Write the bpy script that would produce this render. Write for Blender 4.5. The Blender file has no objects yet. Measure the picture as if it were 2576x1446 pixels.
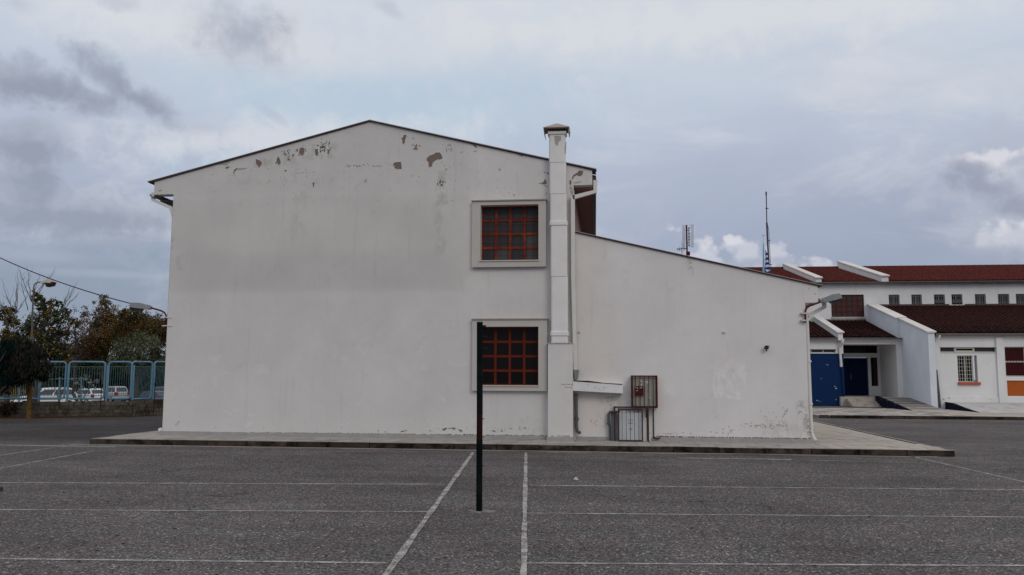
import bpy, math, random
import numpy as np
from mathutils import Vector, Matrix
R = math.radians
rnd = random.Random(11)
sc = bpy.context.scene
col = sc.collection

# ------------------------------------------------------------------ camera
FOC, PSI, PIT, ROL, CH = 2100.0, math.atan(242/2100), math.atan(222/2100), .0043, 1.65
_F = Vector((-math.sin(PSI), math.cos(PSI), 0)); _R0 = Vector((math.cos(PSI), math.sin(PSI), 0)); _Z = Vector((0, 0, 1))
FW = _F*math.cos(PIT) + _Z*math.sin(PIT)
_U0 = -_F*math.sin(PIT) + _Z*math.cos(PIT)
CR = _R0 + ROL*_U0; CU = _U0 - ROL*_R0
CC = Vector((0, 0, CH))
cam_d = bpy.data.cameras.new('camera'); cam = bpy.data.objects.new('camera', cam_d); col.objects.link(cam)
cam.matrix_world = Matrix(((CR.x, CU.x, -FW.x, 0), (CR.y, CU.y, -FW.y, 0), (CR.z, CU.z, -FW.z, CH), (0, 0, 0, 1)))
cam_d.sensor_width = 36; cam_d.lens = 36*FOC/2576; cam_d.clip_start = .1; cam_d.clip_end = 3000
sc.camera = cam
sc.view_settings.view_transform = 'Standard'; sc.view_settings.look = 'None'
sc.view_settings.gamma = 1; sc.view_settings.use_curve_mapping = False
sc.view_settings.exposure = 0.0

# measurements taken on the photograph -> positions on real planes
def ray(px, py): return FW + (px-1288)/FOC*CR + (723-py)/FOC*CU
def G(px, py, z=0.):
    r = ray(px, py); return CC + r*((z-CH)/r.z)
def Y(px, py, y):
    r = ray(px, py); return CC + r*(y/r.y)
def V(px, py, p0, d):            # vertical plane through p0 along d
    n = Vector((-d[1], d[0], 0)); r = ray(px, py)
    return CC + r*(n.dot(Vector((p0[0], p0[1], 0))-CC)/n.dot(r))
def lin(r, g, b): 
    f = lambda c: (c/255/12.92 if c <= 10 else ((c/255+.055)/1.055)**2.4)
    return (f(r), f(g), f(b), 1)

# ------------------------------------------------------------------ node helper
class NT:
    def __init__(s, tree): s.t = tree; s.n = tree.nodes; s.l = tree.links
    def add(s, typ, **kw):
        n = s.n.new(typ)
        for k, v in kw.items(): setattr(n, k, v)
        return n
    def put(s, sock, v):
        if isinstance(v, bpy.types.NodeSocket): s.l.new(v, sock)
        else: sock.default_value = v
    def m(s, op, a, b=None, c=None, clamp=False):
        n = s.add('ShaderNodeMath', operation=op); n.use_clamp = clamp
        s.put(n.inputs[0], a)
        if b is not None: s.put(n.inputs[1], b)
        if c is not None: s.put(n.inputs[2], c)
        return n.outputs[0]
    def mix(s, f, a, b, mode='MIX'):
        n = s.add('ShaderNodeMix', data_type='RGBA', blend_type=mode)
        s.put(n.inputs[0], f); s.put(n.inputs[6], a); s.put(n.inputs[7], b)
        return n.outputs[2]
    def smooth(s, v, lo, hi, a=0., b=1.):
        n = s.add('ShaderNodeMapRange', interpolation_type='SMOOTHSTEP')
        s.put(n.inputs[0], v); n.inputs[1].default_value = lo; n.inputs[2].default_value = hi
        n.inputs[3].default_value = a; n.inputs[4].default_value = b
        return n.outputs[0]
    def noise(s, vec, scale, detail=3., rough=.55, dist=0.):
        n = s.add('ShaderNodeTexNoise'); n.inputs['Scale'].default_value = scale; n.inputs['Detail'].default_value = detail
        n.inputs['Roughness'].default_value = rough; n.inputs['Distortion'].default_value = dist
        if vec is not None: s.l.new(vec, n.inputs['Vector'])
        return n.outputs[0]
    def vscale(s, vec, v):
        n = s.add('ShaderNodeVectorMath', operation='MULTIPLY'); s.l.new(vec, n.inputs[0]); n.inputs[1].default_value = v
        return n.outputs[0]

# ------------------------------------------------------------------ world: cloudy late afternoon
SUN_AZ, SUN_EL = R(150), R(32)      # compass-like: angle from +Y towards +X
w = bpy.data.worlds.new('World'); sc.world = w; w.use_nodes = True
nt = NT(w.node_tree); nt.n.clear()
out = nt.add('ShaderNodeOutputWorld')
sky = nt.add('ShaderNodeTexSky', sky_type='NISHITA'); sky.sun_disc = False
sky.sun_elevation = SUN_EL; sky.sun_rotation = SUN_AZ
bgs = nt.add('ShaderNodeBackground'); nt.l.new(sky.outputs[0], bgs.inputs[0]); bgs.inputs[1].default_value = .08
tc = nt.add('ShaderNodeTexCoord'); gen = tc.outputs['Generated']
sp = nt.add('ShaderNodeSeparateXYZ'); nt.l.new(gen, sp.inputs[0])
az = nt.m('ARCTAN2', sp.outputs[0], sp.outputs[1])
el = nt.m('ARCSINE', sp.outputs[2])
cmb = nt.add('ShaderNodeCombineXYZ'); nt.l.new(az, cmb.inputs[0]); nt.l.new(el, cmb.inputs[1])
vec = cmb.outputs[0]
n1 = nt.noise(vec, 7., 6., .6); n2 = nt.noise(nt.vscale(vec, (1, 2.6, 1)), 3.2, 5., .55, .4); n3 = nt.noise(nt.vscale(vec, (1, 1.3, 1)), 26., 5., .62)
cr = nt.add('ShaderNodeValToRGB'); cr.color_ramp.interpolation = 'B_SPLINE'
el2 = nt.m('ADD', el, nt.m('MULTIPLY', nt.m('SUBTRACT', n2, .5), .16))
nt.l.new(nt.m('DIVIDE', el2, R(60), clamp=True), cr.inputs[0])
stops = [(0, (146, 158, 178)), (.10, (155, 164, 185)), (.20, (173, 181, 201)), (.30, (194, 204, 219)), (.42, (214, 221, 230)), (.6, (226, 229, 234)), (1, (228, 230, 234))]
e = cr.color_ramp.elements
e[0].position, e[0].color = stops[0][0], lin(*stops[0][1]); e[1].position, e[1].color = stops[-1][0], lin(*stops[-1][1])
for p, c in stops[1:-1]:
    k = e.new(p); k.color = lin(*c)
cc_ = cr.outputs[0]
# thin veils and blue gaps
cc_ = nt.mix(nt.smooth(nt.noise(nt.vscale(vec, (1, 2.2, 1)), 4.5, 6., .6, .6), .46, .72, 0, .5), cc_, lin(226, 226, 230))
def azel(px, py):
    r = ray(px, py).normalized(); return math.atan2(r.x, r.y), math.asin(r.z)
n4 = nt.noise(vec, 11., 3., .5); n5 = nt.noise(vec, 34., 6., .62, .3)
vor = nt.add('ShaderNodeTexVoronoi', feature='SMOOTH_F1'); vor.inputs['Scale'].default_value = 36.; vor.inputs['Smoothness'].default_value = .35; vor.inputs['Detail'].default_value = 2.
nt.l.new(vec, vor.inputs['Vector']); puff = nt.m('SUBTRACT', .5, vor.outputs['Distance'])
def blob(px, py, rx, ry, k=1.0, soft=.5, rot=0., fine=1., puffy=0.):
    a0, e0 = azel(px, py); sx, sy = rx/FOC, ry/FOC
    dx = nt.m('SUBTRACT', az, a0); dy = nt.m('SUBTRACT', el, e0)
    c, s_ = math.cos(rot), math.sin(rot)
    u = nt.m('ADD', nt.m('MULTIPLY', dx, c/sx), nt.m('MULTIPLY', dy, s_/sx))
    v = nt.m('SUBTRACT', nt.m('MULTIPLY', dy, c/sy), nt.m('MULTIPLY', dx, s_/sy))
    d = nt.m('SQRT', nt.m('ADD', nt.m('MULTIPLY', u, u), nt.m('MULTIPLY', v, v)))
    d = nt.m('SUBTRACT', d, nt.m('MULTIPLY', nt.m('SUBTRACT', n4, .5), 1.8*k))
    d = nt.m('SUBTRACT', d, nt.m('MULTIPLY', nt.m('SUBTRACT', n5, .5), 2.6*fine))
    if puffy: d = nt.m('SUBTRACT', d, nt.m('MULTIPLY', puff, puffy))
    return nt.smooth(d, 1.+soft*.5, 1.-soft*.5-.25)
def layer(blobs, colr, amt, **kw):
    global cc_
    t = None
    for b in blobs:
        m_ = blob(*b, **kw); t = m_ if t is None else nt.m('MAXIMUM', t, m_)
    cc_ = nt.mix(nt.m('MULTIPLY', t, amt), cc_, colr)
# blue opening, bright veil, darker blue-grey air low on the left
layer([(150, 760, 520, 150, .3, 1.6)], lin(136, 149, 168), .75)
layer([(950, 270, 520, 110, 1, 1.3), (700, 420, 260, 50, 1, 1.2)], lin(186, 204, 220), .8)
layer([(560, 90, 520, 60, 1, 1.2), (1750, 60, 900, 60, 1, 1.3), (700, 350, 430, 45, 1, 1.2, .1)], lin(226, 226, 229), .6)
layer([(300, 690, 150, 9, .7, 1.4), (60, 640, 120, 14, .8, 1.4)], lin(172, 181, 196), .45)
# grey broken clouds on the left
layer([(50, 205, 165, 62, .8, .6, 0, .8), (190, 240, 100, 38, .8, .7, 0, .8), (285, 205, 110, 44, .8, .7, -.45, .8), (390, 262, 75, 34, .8, .7, -.5, .8), (60, 355, 90, 56, .8, .6, 0, .8), (90, 430, 62, 62, .8, .6, 0, .8), (140, 520, 210, 58, .8, .7, -.1, .8), (320, 545, 190, 42, .8, 1.0, 0, .8), (0, 470, 70, 60, .8, .9), (620, 90, 100, 56, 1., 1.6)], lin(169, 176, 191), .9)
layer([(90, 228, 130, 30, .9, 1.1), (340, 240, 100, 22, .9, 1.2, -.5), (75, 378, 70, 32, .9, 1.), (190, 556, 200, 30, .8, 1.1), (95, 470, 60, 50, .9, 1.2)], lin(145, 152, 169), .75)
layer([(510, 320, 60, 14, 1., 1.3, .1, 1.4), (310, 447, 36, 12, 1., 1.2, -.4, 1.4), (690, 292, 34, 9, 1., 1.3, -.5, 1.4), (40, 8, 40, 16, 1., 1.4, 0, 1.4), (975, 18, 50, 14, 1., 1.4, -.5, 1.6), (300, 10, 40, 12, 1., 1.4, 0, 1.6)], lin(180, 187, 201), .45)
# bright cumulus on the right and behind the roofs
layer([(2540, 450, 150, 100, .6, .9, 0, .8), (2600, 580, 120, 70, .6, .9, 0, .8)], lin(186, 191, 205), .7)
CK = dict(k=.15, fine=.8, puffy=1.3)
def cum(lst, c, a, soft): layer([(x, y, rx*1.45, ry*1.45, .15, soft, 0, .8, 1.3) for x, y, rx, ry in lst], c, a)
cum([(2550, 415, 120, 50), (2480, 420, 75, 42), (2530, 440, 100, 48), (2570, 585, 90, 60), (1738, 600, 36, 34), (1755, 640, 62, 44), (1790, 670, 70, 34), (1862, 622, 46, 30), (1880, 655, 80, 38), (1960, 650, 46, 40), (2050, 665, 60, 30), (2000, 685, 150, 26), (2130, 700, 70, 14)], lin(200, 203, 214), .9, .35)
cum([(2545, 388, 80, 20), (2470, 400, 40, 16), (1738, 582, 26, 16), (1770, 612, 26, 22), (1850, 606, 30, 12), (2050, 650, 40, 9), (2560, 560, 50, 16)], lin(224, 223, 229), .75, .6)
layer([(2475, 470, 95, 32, .5, .8, -.5), (2570, 515, 80, 30, .5, .8, -.4), (2440, 430, 50, 24, .5, .9, -.4)], lin(152, 157, 176), .8)
layer([(2560, 640, 90, 20, .5, 1.), (2000, 700, 200, 12, .6, 1.2), (1820, 690, 120, 14, .6, 1.2), (1990, 655, 50, 9, .6, 1.), (1890, 660, 50, 10, .6, 1.2)], lin(163, 169, 188), .7)
bgc = nt.add('ShaderNodeBackground'); nt.l.new(cc_, bgc.inputs[0]); bgc.inputs[1].default_value = 1.0
mx = nt.add('ShaderNodeMixShader'); mx.inputs[0].default_value = .93
nt.l.new(bgs.outputs[0], mx.inputs[1]); nt.l.new(bgc.outputs[0], mx.inputs[2]); nt.l.new(mx.outputs[0], out.inputs[0])

sun_d = bpy.data.lights.new('sun', 'SUN'); sun_d.energy = .6; sun_d.angle = R(22); sun_d.color = (1, .93, .84)
sun = bpy.data.objects.new('sun', sun_d); col.objects.link(sun)
sd = Vector((math.sin(SUN_AZ)*math.cos(SUN_EL), math.cos(SUN_AZ)*math.cos(SUN_EL), math.sin(SUN_EL)))
sun.rotation_euler = (-sd).to_track_quat('-Z', 'Y').to_euler()

# ------------------------------------------------------------------ mesh + object helpers
class MB:
    def __init__(s): s.v = []; s.f = []; s.mi = []
    def poly(s, pts, mi=0):
        b = len(s.v); s.v += [tuple(p) for p in pts]; s.f.append(tuple(range(b, b+len(pts)))); s.mi.append(mi)
    def hexa(s, p, mi=0):        # 8 points: bottom 4 ccw, top 4 ccw
        b = len(s.v); s.v += [tuple(q) for q in p]
        for q in ((0, 3, 2, 1), (4, 5, 6, 7), (0, 1, 5, 4), (1, 2, 6, 5), (2, 3, 7, 6), (3, 0, 4, 7)):
            s.f.append(tuple(b+i for i in q)); s.mi.append(mi)
    def box(s, x0, x1, y0, y1, z0, z1, mi=0):
        s.hexa([(x0, y0, z0), (x1, y0, z0), (x1, y1, z0), (x0, y1, z0), (x0, y0, z1), (x1, y0, z1), (x1, y1, z1), (x0, y1, z1)], mi)
    def prism(s, pts, off, mi=0, side=None):     # closed polygon extruded by off
        b = len(s.v); n = len(pts); o = Vector(off)
        s.v += [tuple(p) for p in pts] + [tuple(Vector(p)+o) for p in pts]
        s.f.append(tuple(range(b+n-1, b-1, -1))); s.mi.append(mi); s.f.append(tuple(range(b+n, b+2*n))); s.mi.append(mi)
        for i in range(n):
            j = (i+1) % n; s.f.append((b+i, b+j, b+n+j, b+n+i)); s.mi.append(mi if side is None else side)
    def tube(s, path, r, seg=8, mi=0, caps=True, rect=None):
        P = [Vector(p) for p in path]; n = len(P); b0 = len(s.v)
        rs = r if isinstance(r, (list, tuple)) else [r]*n
        up = None
        for i in range(n):
            t = ((P[min(i+1, n-1)]-P[i]).normalized() + (P[i]-P[max(i-1, 0)]).normalized())
            if t.length < 1e-6: t = P[min(i+1, n-1)]-P[max(i-1, 0)]
            t.normalize()
            if up is None:
                up = Vector((0, 0, 1)) if abs(t.z) < .9 else Vector((0, 1, 0))
            a = t.cross(up).normalized(); up = a.cross(t).normalized()
            if rect:
                for sx, sy in ((-1, -1), (1, -1), (1, 1), (-1, 1)): s.v.append(tuple(P[i]+a*sx*rect[0]/2+up*sy*rect[1]/2))
            else:
                for k in range(seg):
                    an = 2*math.pi*k/seg; s.v.append(tuple(P[i]+(a*math.cos(an)+up*math.sin(an))*rs[i]))
        m = 4 if rect else seg
        for i in range(n-1):
            for k in range(m):
                k2 = (k+1) % m
                s.f.append((b0+i*m+k, b0+i*m+k2, b0+(i+1)*m+k2, b0+(i+1)*m+k)); s.mi.append(mi)
        if caps:
            s.f.append(tuple(b0+k for k in range(m-1, -1, -1))); s.mi.append(mi)
            s.f.append(tuple(b0+(n-1)*m+k for k in range(m))); s.mi.append(mi)
    def mesh(s, name, mats, smooth=False):
        me = bpy.data.meshes.new(name); me.from_pydata(s.v, [], s.f); me.update()
        for m in (mats if isinstance(mats, (list, tuple)) else [mats]): me.materials.append(m)
        me.polygons.foreach_set('material_index', s.mi)
        if smooth: me.polygons.foreach_set('use_smooth', [True]*len(s.f))
        return me
    def build(s, name, mats, parent=None, smooth=False, bevel=0, **kw):
        o = link(s.mesh(name, mats, smooth), name, parent)
        if bevel:
            b = o.modifiers.new('bevel', 'BEVEL'); b.width = bevel; b.segments = 2; b.limit_method = 'ANGLE'
        for k, v in kw.items(): o[k] = v
        return o
def link(me, name, parent=None, loc=None):
    o = bpy.data.objects.new(name, me); col.objects.link(o)
    if loc is not None: o.location = loc
    if parent is not None:
        o.parent = parent
        if not parent.matrix_basis.is_identity and loc is None:
            o.matrix_parent_inverse = parent.matrix_basis.inverted()
    return o
def thing(name, label, cat, loc=(0, 0, 0), group=None):
    o = bpy.data.objects.new(name, None); col.objects.link(o); o.location = loc; o.empty_display_size = .2
    o['label'] = label; o['category'] = cat
    if group: o['group'] = group
    return o
def tag(o, label, cat, group=None):
    o['label'] = label; o['category'] = cat
    if group: o['group'] = group
    return o
def one(name, fn, mats, parent=None, **kw):
    b = MB(); fn(b); return b.build(name, mats, parent, **kw)

# ------------------------------------------------------------------ materials
def mat(name, color, rough=.8, var=.12, scale=6., bump=0., bscale=60., metal=0., spec=.08, color2=None, c2scale=3., c2lo=.5, c2hi=.65, rand=0., coord='Object', stretch=None):
    m = bpy.data.materials.new(name); m.use_nodes = True; t = NT(m.node_tree); b = t.n['Principled BSDF']
    tcn = t.add('ShaderNodeTexCoord'); v = tcn.outputs[coord] if coord != 'World' else t.add('ShaderNodeNewGeometry').outputs['Position']
    if stretch: v = t.vscale(v, stretch)
    c = (color[0], color[1], color[2], 1)
    nz = t.noise(v, scale, 5., .6)
    f = t.m('ADD', t.m('MULTIPLY', t.m('SUBTRACT', nz, .5), var*2.4), 1.)
    if rand:
        oi = t.add('ShaderNodeObjectInfo')
        f = t.m('MULTIPLY', f, t.m('ADD', t.m('MULTIPLY', t.m('SUBTRACT', oi.outputs['Random'], .5), rand*2), 1.))
    colr = c
    if color2 is not None:
        colr = t.mix(t.smooth(t.noise(v, c2scale, 6., .65), c2lo, c2hi), c, (*color2[:3], 1))
    vm = t.add('ShaderNodeVectorMath', operation='SCALE')
    if isinstance(colr, tuple): vm.inputs[0].default_value = colr[:3]
    else: t.l.new(colr, vm.inputs[0])
    t.l.new(f, vm.inputs['Scale']); t.l.new(vm.outputs[0], b.inputs['Base Color'])
    b.inputs['Roughness'].default_value = rough; b.inputs['Metallic'].default_value = metal; b.inputs['Specular IOR Level'].default_value = spec
    if bump:
        bn = t.add('ShaderNodeBump'); bn.inputs['Strength'].default_value = bump; bn.inputs['Distance'].default_value = .02
        t.l.new(t.noise(v, bscale, 4., .6), bn.inputs['Height']); t.l.new(bn.outputs[0], b.inputs['Normal'])
    return m

def asphalt_mat():
    m = bpy.data.materials.new('asphalt'); m.use_nodes = True; t = NT(m.node_tree); b = t.n['Principled BSDF']
    pos = t.add('ShaderNodeNewGeometry').outputs['Position']
    fine = t.noise(pos, 52., 3., .7); mid = t.noise(pos, 21., 3., .65); big = t.noise(pos, .35, 5., .6); streak = t.noise(t.vscale(pos, (.25, 1.3, 1)), 1.1, 5., .6)
    vo = t.add('ShaderNodeTexVoronoi'); vo.inputs['Scale'].default_value = 60.; t.l.new(pos, vo.inputs['Vector'])
    sepc = t.add('ShaderNodeSeparateColor'); t.l.new(vo.outputs['Color'], sepc.inputs[0])
    v = t.m('ADD', t.m('MULTIPLY', t.m('SUBTRACT', fine, .5), 2.2), t.m('MULTIPLY', t.m('SUBTRACT', mid, .5), 1.4))
    v = t.m('ADD', v, t.m('MULTIPLY', t.m('SUBTRACT', sepc.outputs[0], .5), 1.0))
    f = t.m('ADD', v, 1.)
    f = t.m('MAXIMUM', f, .25)
    f = t.m('MULTIPLY', f, t.m('ADD', t.m('MULTIPLY', t.m('SUBTRACT', big, .5), 1.2), 1.))
    f = t.m('MULTIPLY', f, t.m('ADD', t.m('MULTIPLY', t.m('SUBTRACT', streak, .5), .75), 1.))
    base = t.mix(t.smooth(t.noise(pos, 1.7, 4.), .4, .65), (.116, .098, .098, 1), (.104, .099, .097, 1))
    # pale stones in the aggregate
    base = t.mix(t.smooth(sepc.outputs[1], .91, .95, 0, .8), base, (.34, .32, .31, 1))
    base = t.mix(t.smooth(sepc.outputs[2], .87, .93, 0, .85), base, (.035, .032, .031, 1))
    # fine cracks, oil spots and pale dusty patches
    vc = t.add('ShaderNodeTexVoronoi', feature='DISTANCE_TO_EDGE'); vc.inputs['Scale'].default_value = .33
    wv = t.add('ShaderNodeVectorMath', operation='ADD'); t.l.new(pos, wv.inputs[0])
    nz3 = t.add('ShaderNodeTexNoise'); nz3.inputs['Scale'].default_value = 1.6; nz3.inputs['Detail'].default_value = 6.; t.l.new(pos, nz3.inputs['Vector'])
    sc3 = t.add('ShaderNodeVectorMath', operation='SCALE'); t.l.new(nz3.outputs['Color'], sc3.inputs[0]); sc3.inputs['Scale'].default_value = 1.1
    t.l.new(sc3.outputs[0], wv.inputs[1]); t.l.new(wv.outputs[0], vc.inputs['Vector'])
    crk = t.m('MULTIPLY', t.smooth(vc.outputs['Distance'], .007, .003), t.smooth(t.noise(pos, .25, 2.), .50, .58))
    oil = t.smooth(t.noise(pos, .9, 4., .6), .66, .74)
    dust = t.smooth(t.noise(t.vscale(pos, (.5, 1.2, 1)), .8, 5., .62), .55, .75)
    f = t.m('MULTIPLY', f, t.m('SUBTRACT', 1., t.m('MULTIPLY', crk, .5)))
    f = t.m('MULTIPLY', f, t.m('SUBTRACT', 1., t.m('MULTIPLY', oil, .28)))
    f = t.m('MULTIPLY', f, t.m('ADD', 1., t.m('MULTIPLY', dust, .22)))
    # darker asphalt tone on the lane beyond the left corner of the building
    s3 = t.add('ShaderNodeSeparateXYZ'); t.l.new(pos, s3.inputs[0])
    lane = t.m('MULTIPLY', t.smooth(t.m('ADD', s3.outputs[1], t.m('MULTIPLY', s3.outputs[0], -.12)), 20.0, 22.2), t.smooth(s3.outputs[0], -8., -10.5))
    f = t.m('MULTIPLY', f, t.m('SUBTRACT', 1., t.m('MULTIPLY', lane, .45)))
    vm = t.add('ShaderNodeVectorMath', operation='SCALE'); t.l.new(base, vm.inputs[0]); t.l.new(f, vm.inputs['Scale'])
    t.l.new(vm.outputs[0], b.inputs['Base Color']); b.inputs['Roughness'].default_value = .95; b.inputs['Specular IOR Level'].default_value = .1
    bn = t.add('ShaderNodeBump'); bn.inputs['Strength'].default_value = .5; bn.inputs['Distance'].default_value = .01
    t.l.new(v, bn.inputs['Height']); t.l.new(bn.outputs[0], b.inputs['Normal'])
    return m
def line_mat():
    m = bpy.data.materials.new('road paint'); m.use_nodes = True; t = NT(m.node_tree); b = t.n['Principled BSDF']
    pos = t.add('ShaderNodeNewGeometry').outputs['Position']
    wear = t.m('ADD', t.m('MULTIPLY', t.noise(pos, 60., 3., .7), .6), t.m('MULTIPLY', t.noise(pos, 5., 4., .6), .5))
    k = t.smooth(wear, .47, .63)
    c = t.mix(k, (.44, .415, .39, 1), (.12, .108, .10, 1))
    t.l.new(c, b.inputs['Base Color']); b.inputs['Roughness'].default_value = .85
    return m
def facade_mat(name, base=(.66, .645, .625), regions=(), dirt=True):
    m = bpy.data.materials.new(name); m.use_nodes = True; t = NT(m.node_tree); b = t.n['Principled BSDF']
    pos = t.add('ShaderNodeNewGeometry').outputs['Position']
    s = t.add('ShaderNodeSeparateXYZ'); t.l.new(pos, s.inputs[0]); X, Z = s.outputs[0], s.outputs[2]
    c = (*base, 1)
    blotch = t.noise(t.vscale(pos, (1, 1, .55)), 6., 5., .65, .5)
    wob = t.m('MULTIPLY', t.m('SUBTRACT', t.noise(pos, 1.6, 5., .6), .5), .55)
    for (x0, x1, z0, z1, rc, amt, soft) in regions:
        fx = t.m('MULTIPLY', t.smooth(t.m('ADD', X, wob), x0-soft, x0+soft), t.smooth(t.m('ADD', X, wob), x1+soft, x1-soft))
        fz = t.m('MULTIPLY', t.smooth(t.m('ADD', Z, t.m('MULTIPLY', wob, .35)), z0-soft*.5, z0+soft*.5), t.smooth(t.m('ADD', Z, t.m('MULTIPLY', wob, .35)), z1+soft*.5, z1-soft*.5))
        k_ = t.m('MULTIPLY', t.m('MULTIPLY', fx, fz), amt)
        if 0.03 < soft < .2: k_ = t.m('MULTIPLY', k_, t.smooth(blotch, .40, .60))
        c = t.mix(k_, c, (*rc, 1))
    # cloudy tone and rain streaks
    cl = t.noise(pos, .8, 5., .6); fine = t.noise(pos, 9., 5., .65)
    st = t.noise(t.vscale(pos, (7., 7., .45)), 1., 5., .6)
    f = t.m('ADD', t.m('MULTIPLY', t.m('SUBTRACT', cl, .5), .30), 1.)
    f = t.m('ADD', f, t.m('MULTIPLY', t.m('SUBTRACT', fine, .5), .07))
    f = t.m('SUBTRACT', f, t.m('MULTIPLY', t.smooth(st, .55, .75), .07))
    f = t.m('ADD', f, t.m('MULTIPLY', t.m('SUBTRACT', t.noise(pos, 90., 2.), .5), .05))
    vm = t.add('ShaderNodeVectorMath', operation='SCALE')
    if isinstance(c, tuple): vm.inputs[0].default_value = c[:3]
    else: t.l.new(c, vm.inputs[0])
    t.l.new(f, vm.inputs['Scale']); o = vm.outputs[0]
    if dirt:
        # soft grey damp stains, drip marks under the verge and small repainted touches
        dm = t.m('MULTIPLY', t.smooth(t.noise(pos, 2.3, 6., .68), .58, .72), t.smooth(t.noise(pos, .55, 3.), .45, .6))
        o = t.mix(t.m('MULTIPLY', dm, .28), o, (.40, .38, .35, 1))
        dr_ = t.m('MULTIPLY', t.smooth(t.noise(t.vscale(pos, (4.2, 4.2, .5)), 1., 6., .7), .60, .74), t.smooth(t.noise(pos, .7, 4.), .50, .62))
        o = t.mix(t.m('MULTIPLY', dr_, .34), o, (.36, .345, .32, 1))
        wt = t.m('MULTIPLY', t.smooth(t.noise(t.vscale(pos, (1, 1, 1.6)), 1.9, 4., .55, .8), .62, .68), t.smooth(Z, 3.2, 2.2))
        o = t.mix(t.m('MULTIPLY', wt, .35), o, (.70, .685, .67, 1))
        sp_ = t.m('MULTIPLY', t.smooth(t.noise(pos, 14., 5., .7), .66, .72), t.smooth(t.noise(pos, 1.1, 3.), .52, .62))
        o = t.mix(t.m('MULTIPLY', sp_, .35), o, (.25, .22, .2, 1))
    t.l.new(o, b.inputs['Base Color']); b.inputs['Roughness'].default_value = .92; b.inputs['Specular IOR Level'].default_value = .15
    bn = t.add('ShaderNodeBump'); bn.inputs['Strength'].default_value = .25; bn.inputs['Distance'].default_value = .01
    t.l.new(t.m('ADD', t.noise(pos, 30., 4., .6), t.m('MULTIPLY', cl, 3.)), bn.inputs['Height']); t.l.new(bn.outputs[0], b.inputs['Normal'])
    return m

YF = 20.3
def fx(px, py=700): return Y(px, py, YF).x
def fz(py, px=1288): return Y(px, py, YF).z
zb = fz(738, 800); zt = fz(635, 800)
M = {}
M['facade'] = facade_mat('wall plaster', (.65, .615, .593), [
    (-20, fx(1186), fz(480), 20, (.58, .56, .53), .9, .3),
    (-20, fx(1186), zb, fz(480), (.58, .552, .525), .9, .25),
    (fx(450), fx(1150), zb+.12, zt, (.49, .475, .45), .42, .42),
    (-20, fx(1370), .1, zb, (.615, .588, .572), .85, .25),
    (fx(1448), fx(2080), 0., 6., (.70, .665, .65), .85, .02),
    (fx(1448), fx(1540), fz(1090), fz(600), (.68, .63, .58), .7, .25),
    (fx(1787), fx(1866), fz(1000), fz(905), (.80, .76, .735), .8, .045), (fx(1660), fx(1700), fz(990), fz(960), (.78, .755, .735), .6, .06), (fx(1795), fx(1845), fz(930), fz(905), (.72, .64, .61), .5, .05),
    (fx(632), fx(668), fz(404), fz(382), (.44, .42, .385), .6, .06), (fx(695), fx(742), fz(402), fz(372), (.43, .41, .375), .5, .08), (fx(755), fx(838), fz(388), fz(345), (.40, .385, .35), .5, .1),
    (fx(1100), fx(1124), fz(510), fz(425), (.38, .36, .33), .6, .05), (fx(1090), fx(1112), fz(640), fz(505), (.46, .44, .41), .55, .06), (fx(730), fx(760), fz(600), fz(470), (.50, .48, .45), .6, .1), (fx(560), fx(830), fz(450), fz(436), (.50, .48, .445), .5, .06),
    (fx(1500), fx(1562), fz(1070), fz(990), (.50, .46, .42), .5, .12), (fx(2002), fx(2036), fz(1070), fz(1000), (.42, .40, .37), .6, .06), (fx(1900), fx(2045), fz(1100), fz(1050), (.52, .49, .46), .5, .12), (fx(1725), fx(1740), fz(700), fz(645), (.44, .42, .39), .5, .04),
    (fx(446), fx(470), fz(670), fz(630), (.47, .45, .42), .6, .06), (fx(1448), fx(1500), fz(470), fz(430), (.52, .48, .44), .4, .1)])
M['white'] = facade_mat('white render', (.72, .71, .70))
M['bluewhite'] = facade_mat('cool white render', (.66, .69, .74))
M['surround'] = mat('window surround paint', (.50, .465, .43), .9, .06, 3., .15, 40., coord='World')
M['flue'] = mat('painted flue', (.74, .715, .69), .7, .10, 2.5, .1, 30., color2=(.50, .46, .42), c2scale=1.6, c2lo=.60, c2hi=.72, coord='World')
M['cap'] = mat('weathered cap', (.36, .30, .25), .8, .2, 6, coord='World')
M['exposed'] = mat('exposed plaster', (.20, .152, .127), .95, .15, 12., coord='World')
M['exposed2'] = mat('grey exposed plaster', (.40, .375, .345), .95, .15, 10., coord='World')
M['paintedge'] = mat('curled paint edge', (.74, .72, .70), .9, .05, 8., coord='World')
M['mould'] = mat('dark mould', (.075, .07, .062), .95, .4, 18., coord='World')
M['fade'] = mat('thin paint', (.50, .49, .465), .95, .1, 10., coord='World')
M['plinth'] = mat('plinth stone', (.34, .325, .315), .85, .2, 5., .2, coord='World')
M['verge'] = mat('verge tile edge', (.10, .075, .075), .9, .3, 9., coord='World')
M['vergetop'] = mat('verge metal', (.42, .36, .33), .6, .2, 5., coord='World')
M['soffit'] = mat('brown soffit', (.30, .195, .165), .9, .12, 3., coord='World')
M['darkgrey'] = mat('dark grey soffit', (.12, .12, .15), .9, .1, coord='World')
M['redframe'] = mat('red window frame', (.18, .027, .012), .6, .3, 3., color2=(.24, .05, .014), c2scale=1.5, c2lo=.5, c2hi=.7, coord='World')
M['redframe2'] = mat('darker red frame', (.12, .018, .010), .6, .25, 4., coord='World')
M['glass'] = mat('dark glass', (.006, .005, .005), .15, .3, 3., spec=.12)
M['dusty'] = mat('dusty glass', (.042, .038, .042), .35, .25, 4., spec=.15)
M['pale'] = mat('pale blind behind glass', (.075, .07, .068), .4, .2, 4., spec=.15)
M['curtain'] = mat('curtain behind glass', (.05, .008, .012), .6, .4, 4., stretch=(9, 1, .6))
M['wire'] = mat('grille wire', (.05, .035, .035), .7)
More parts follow.
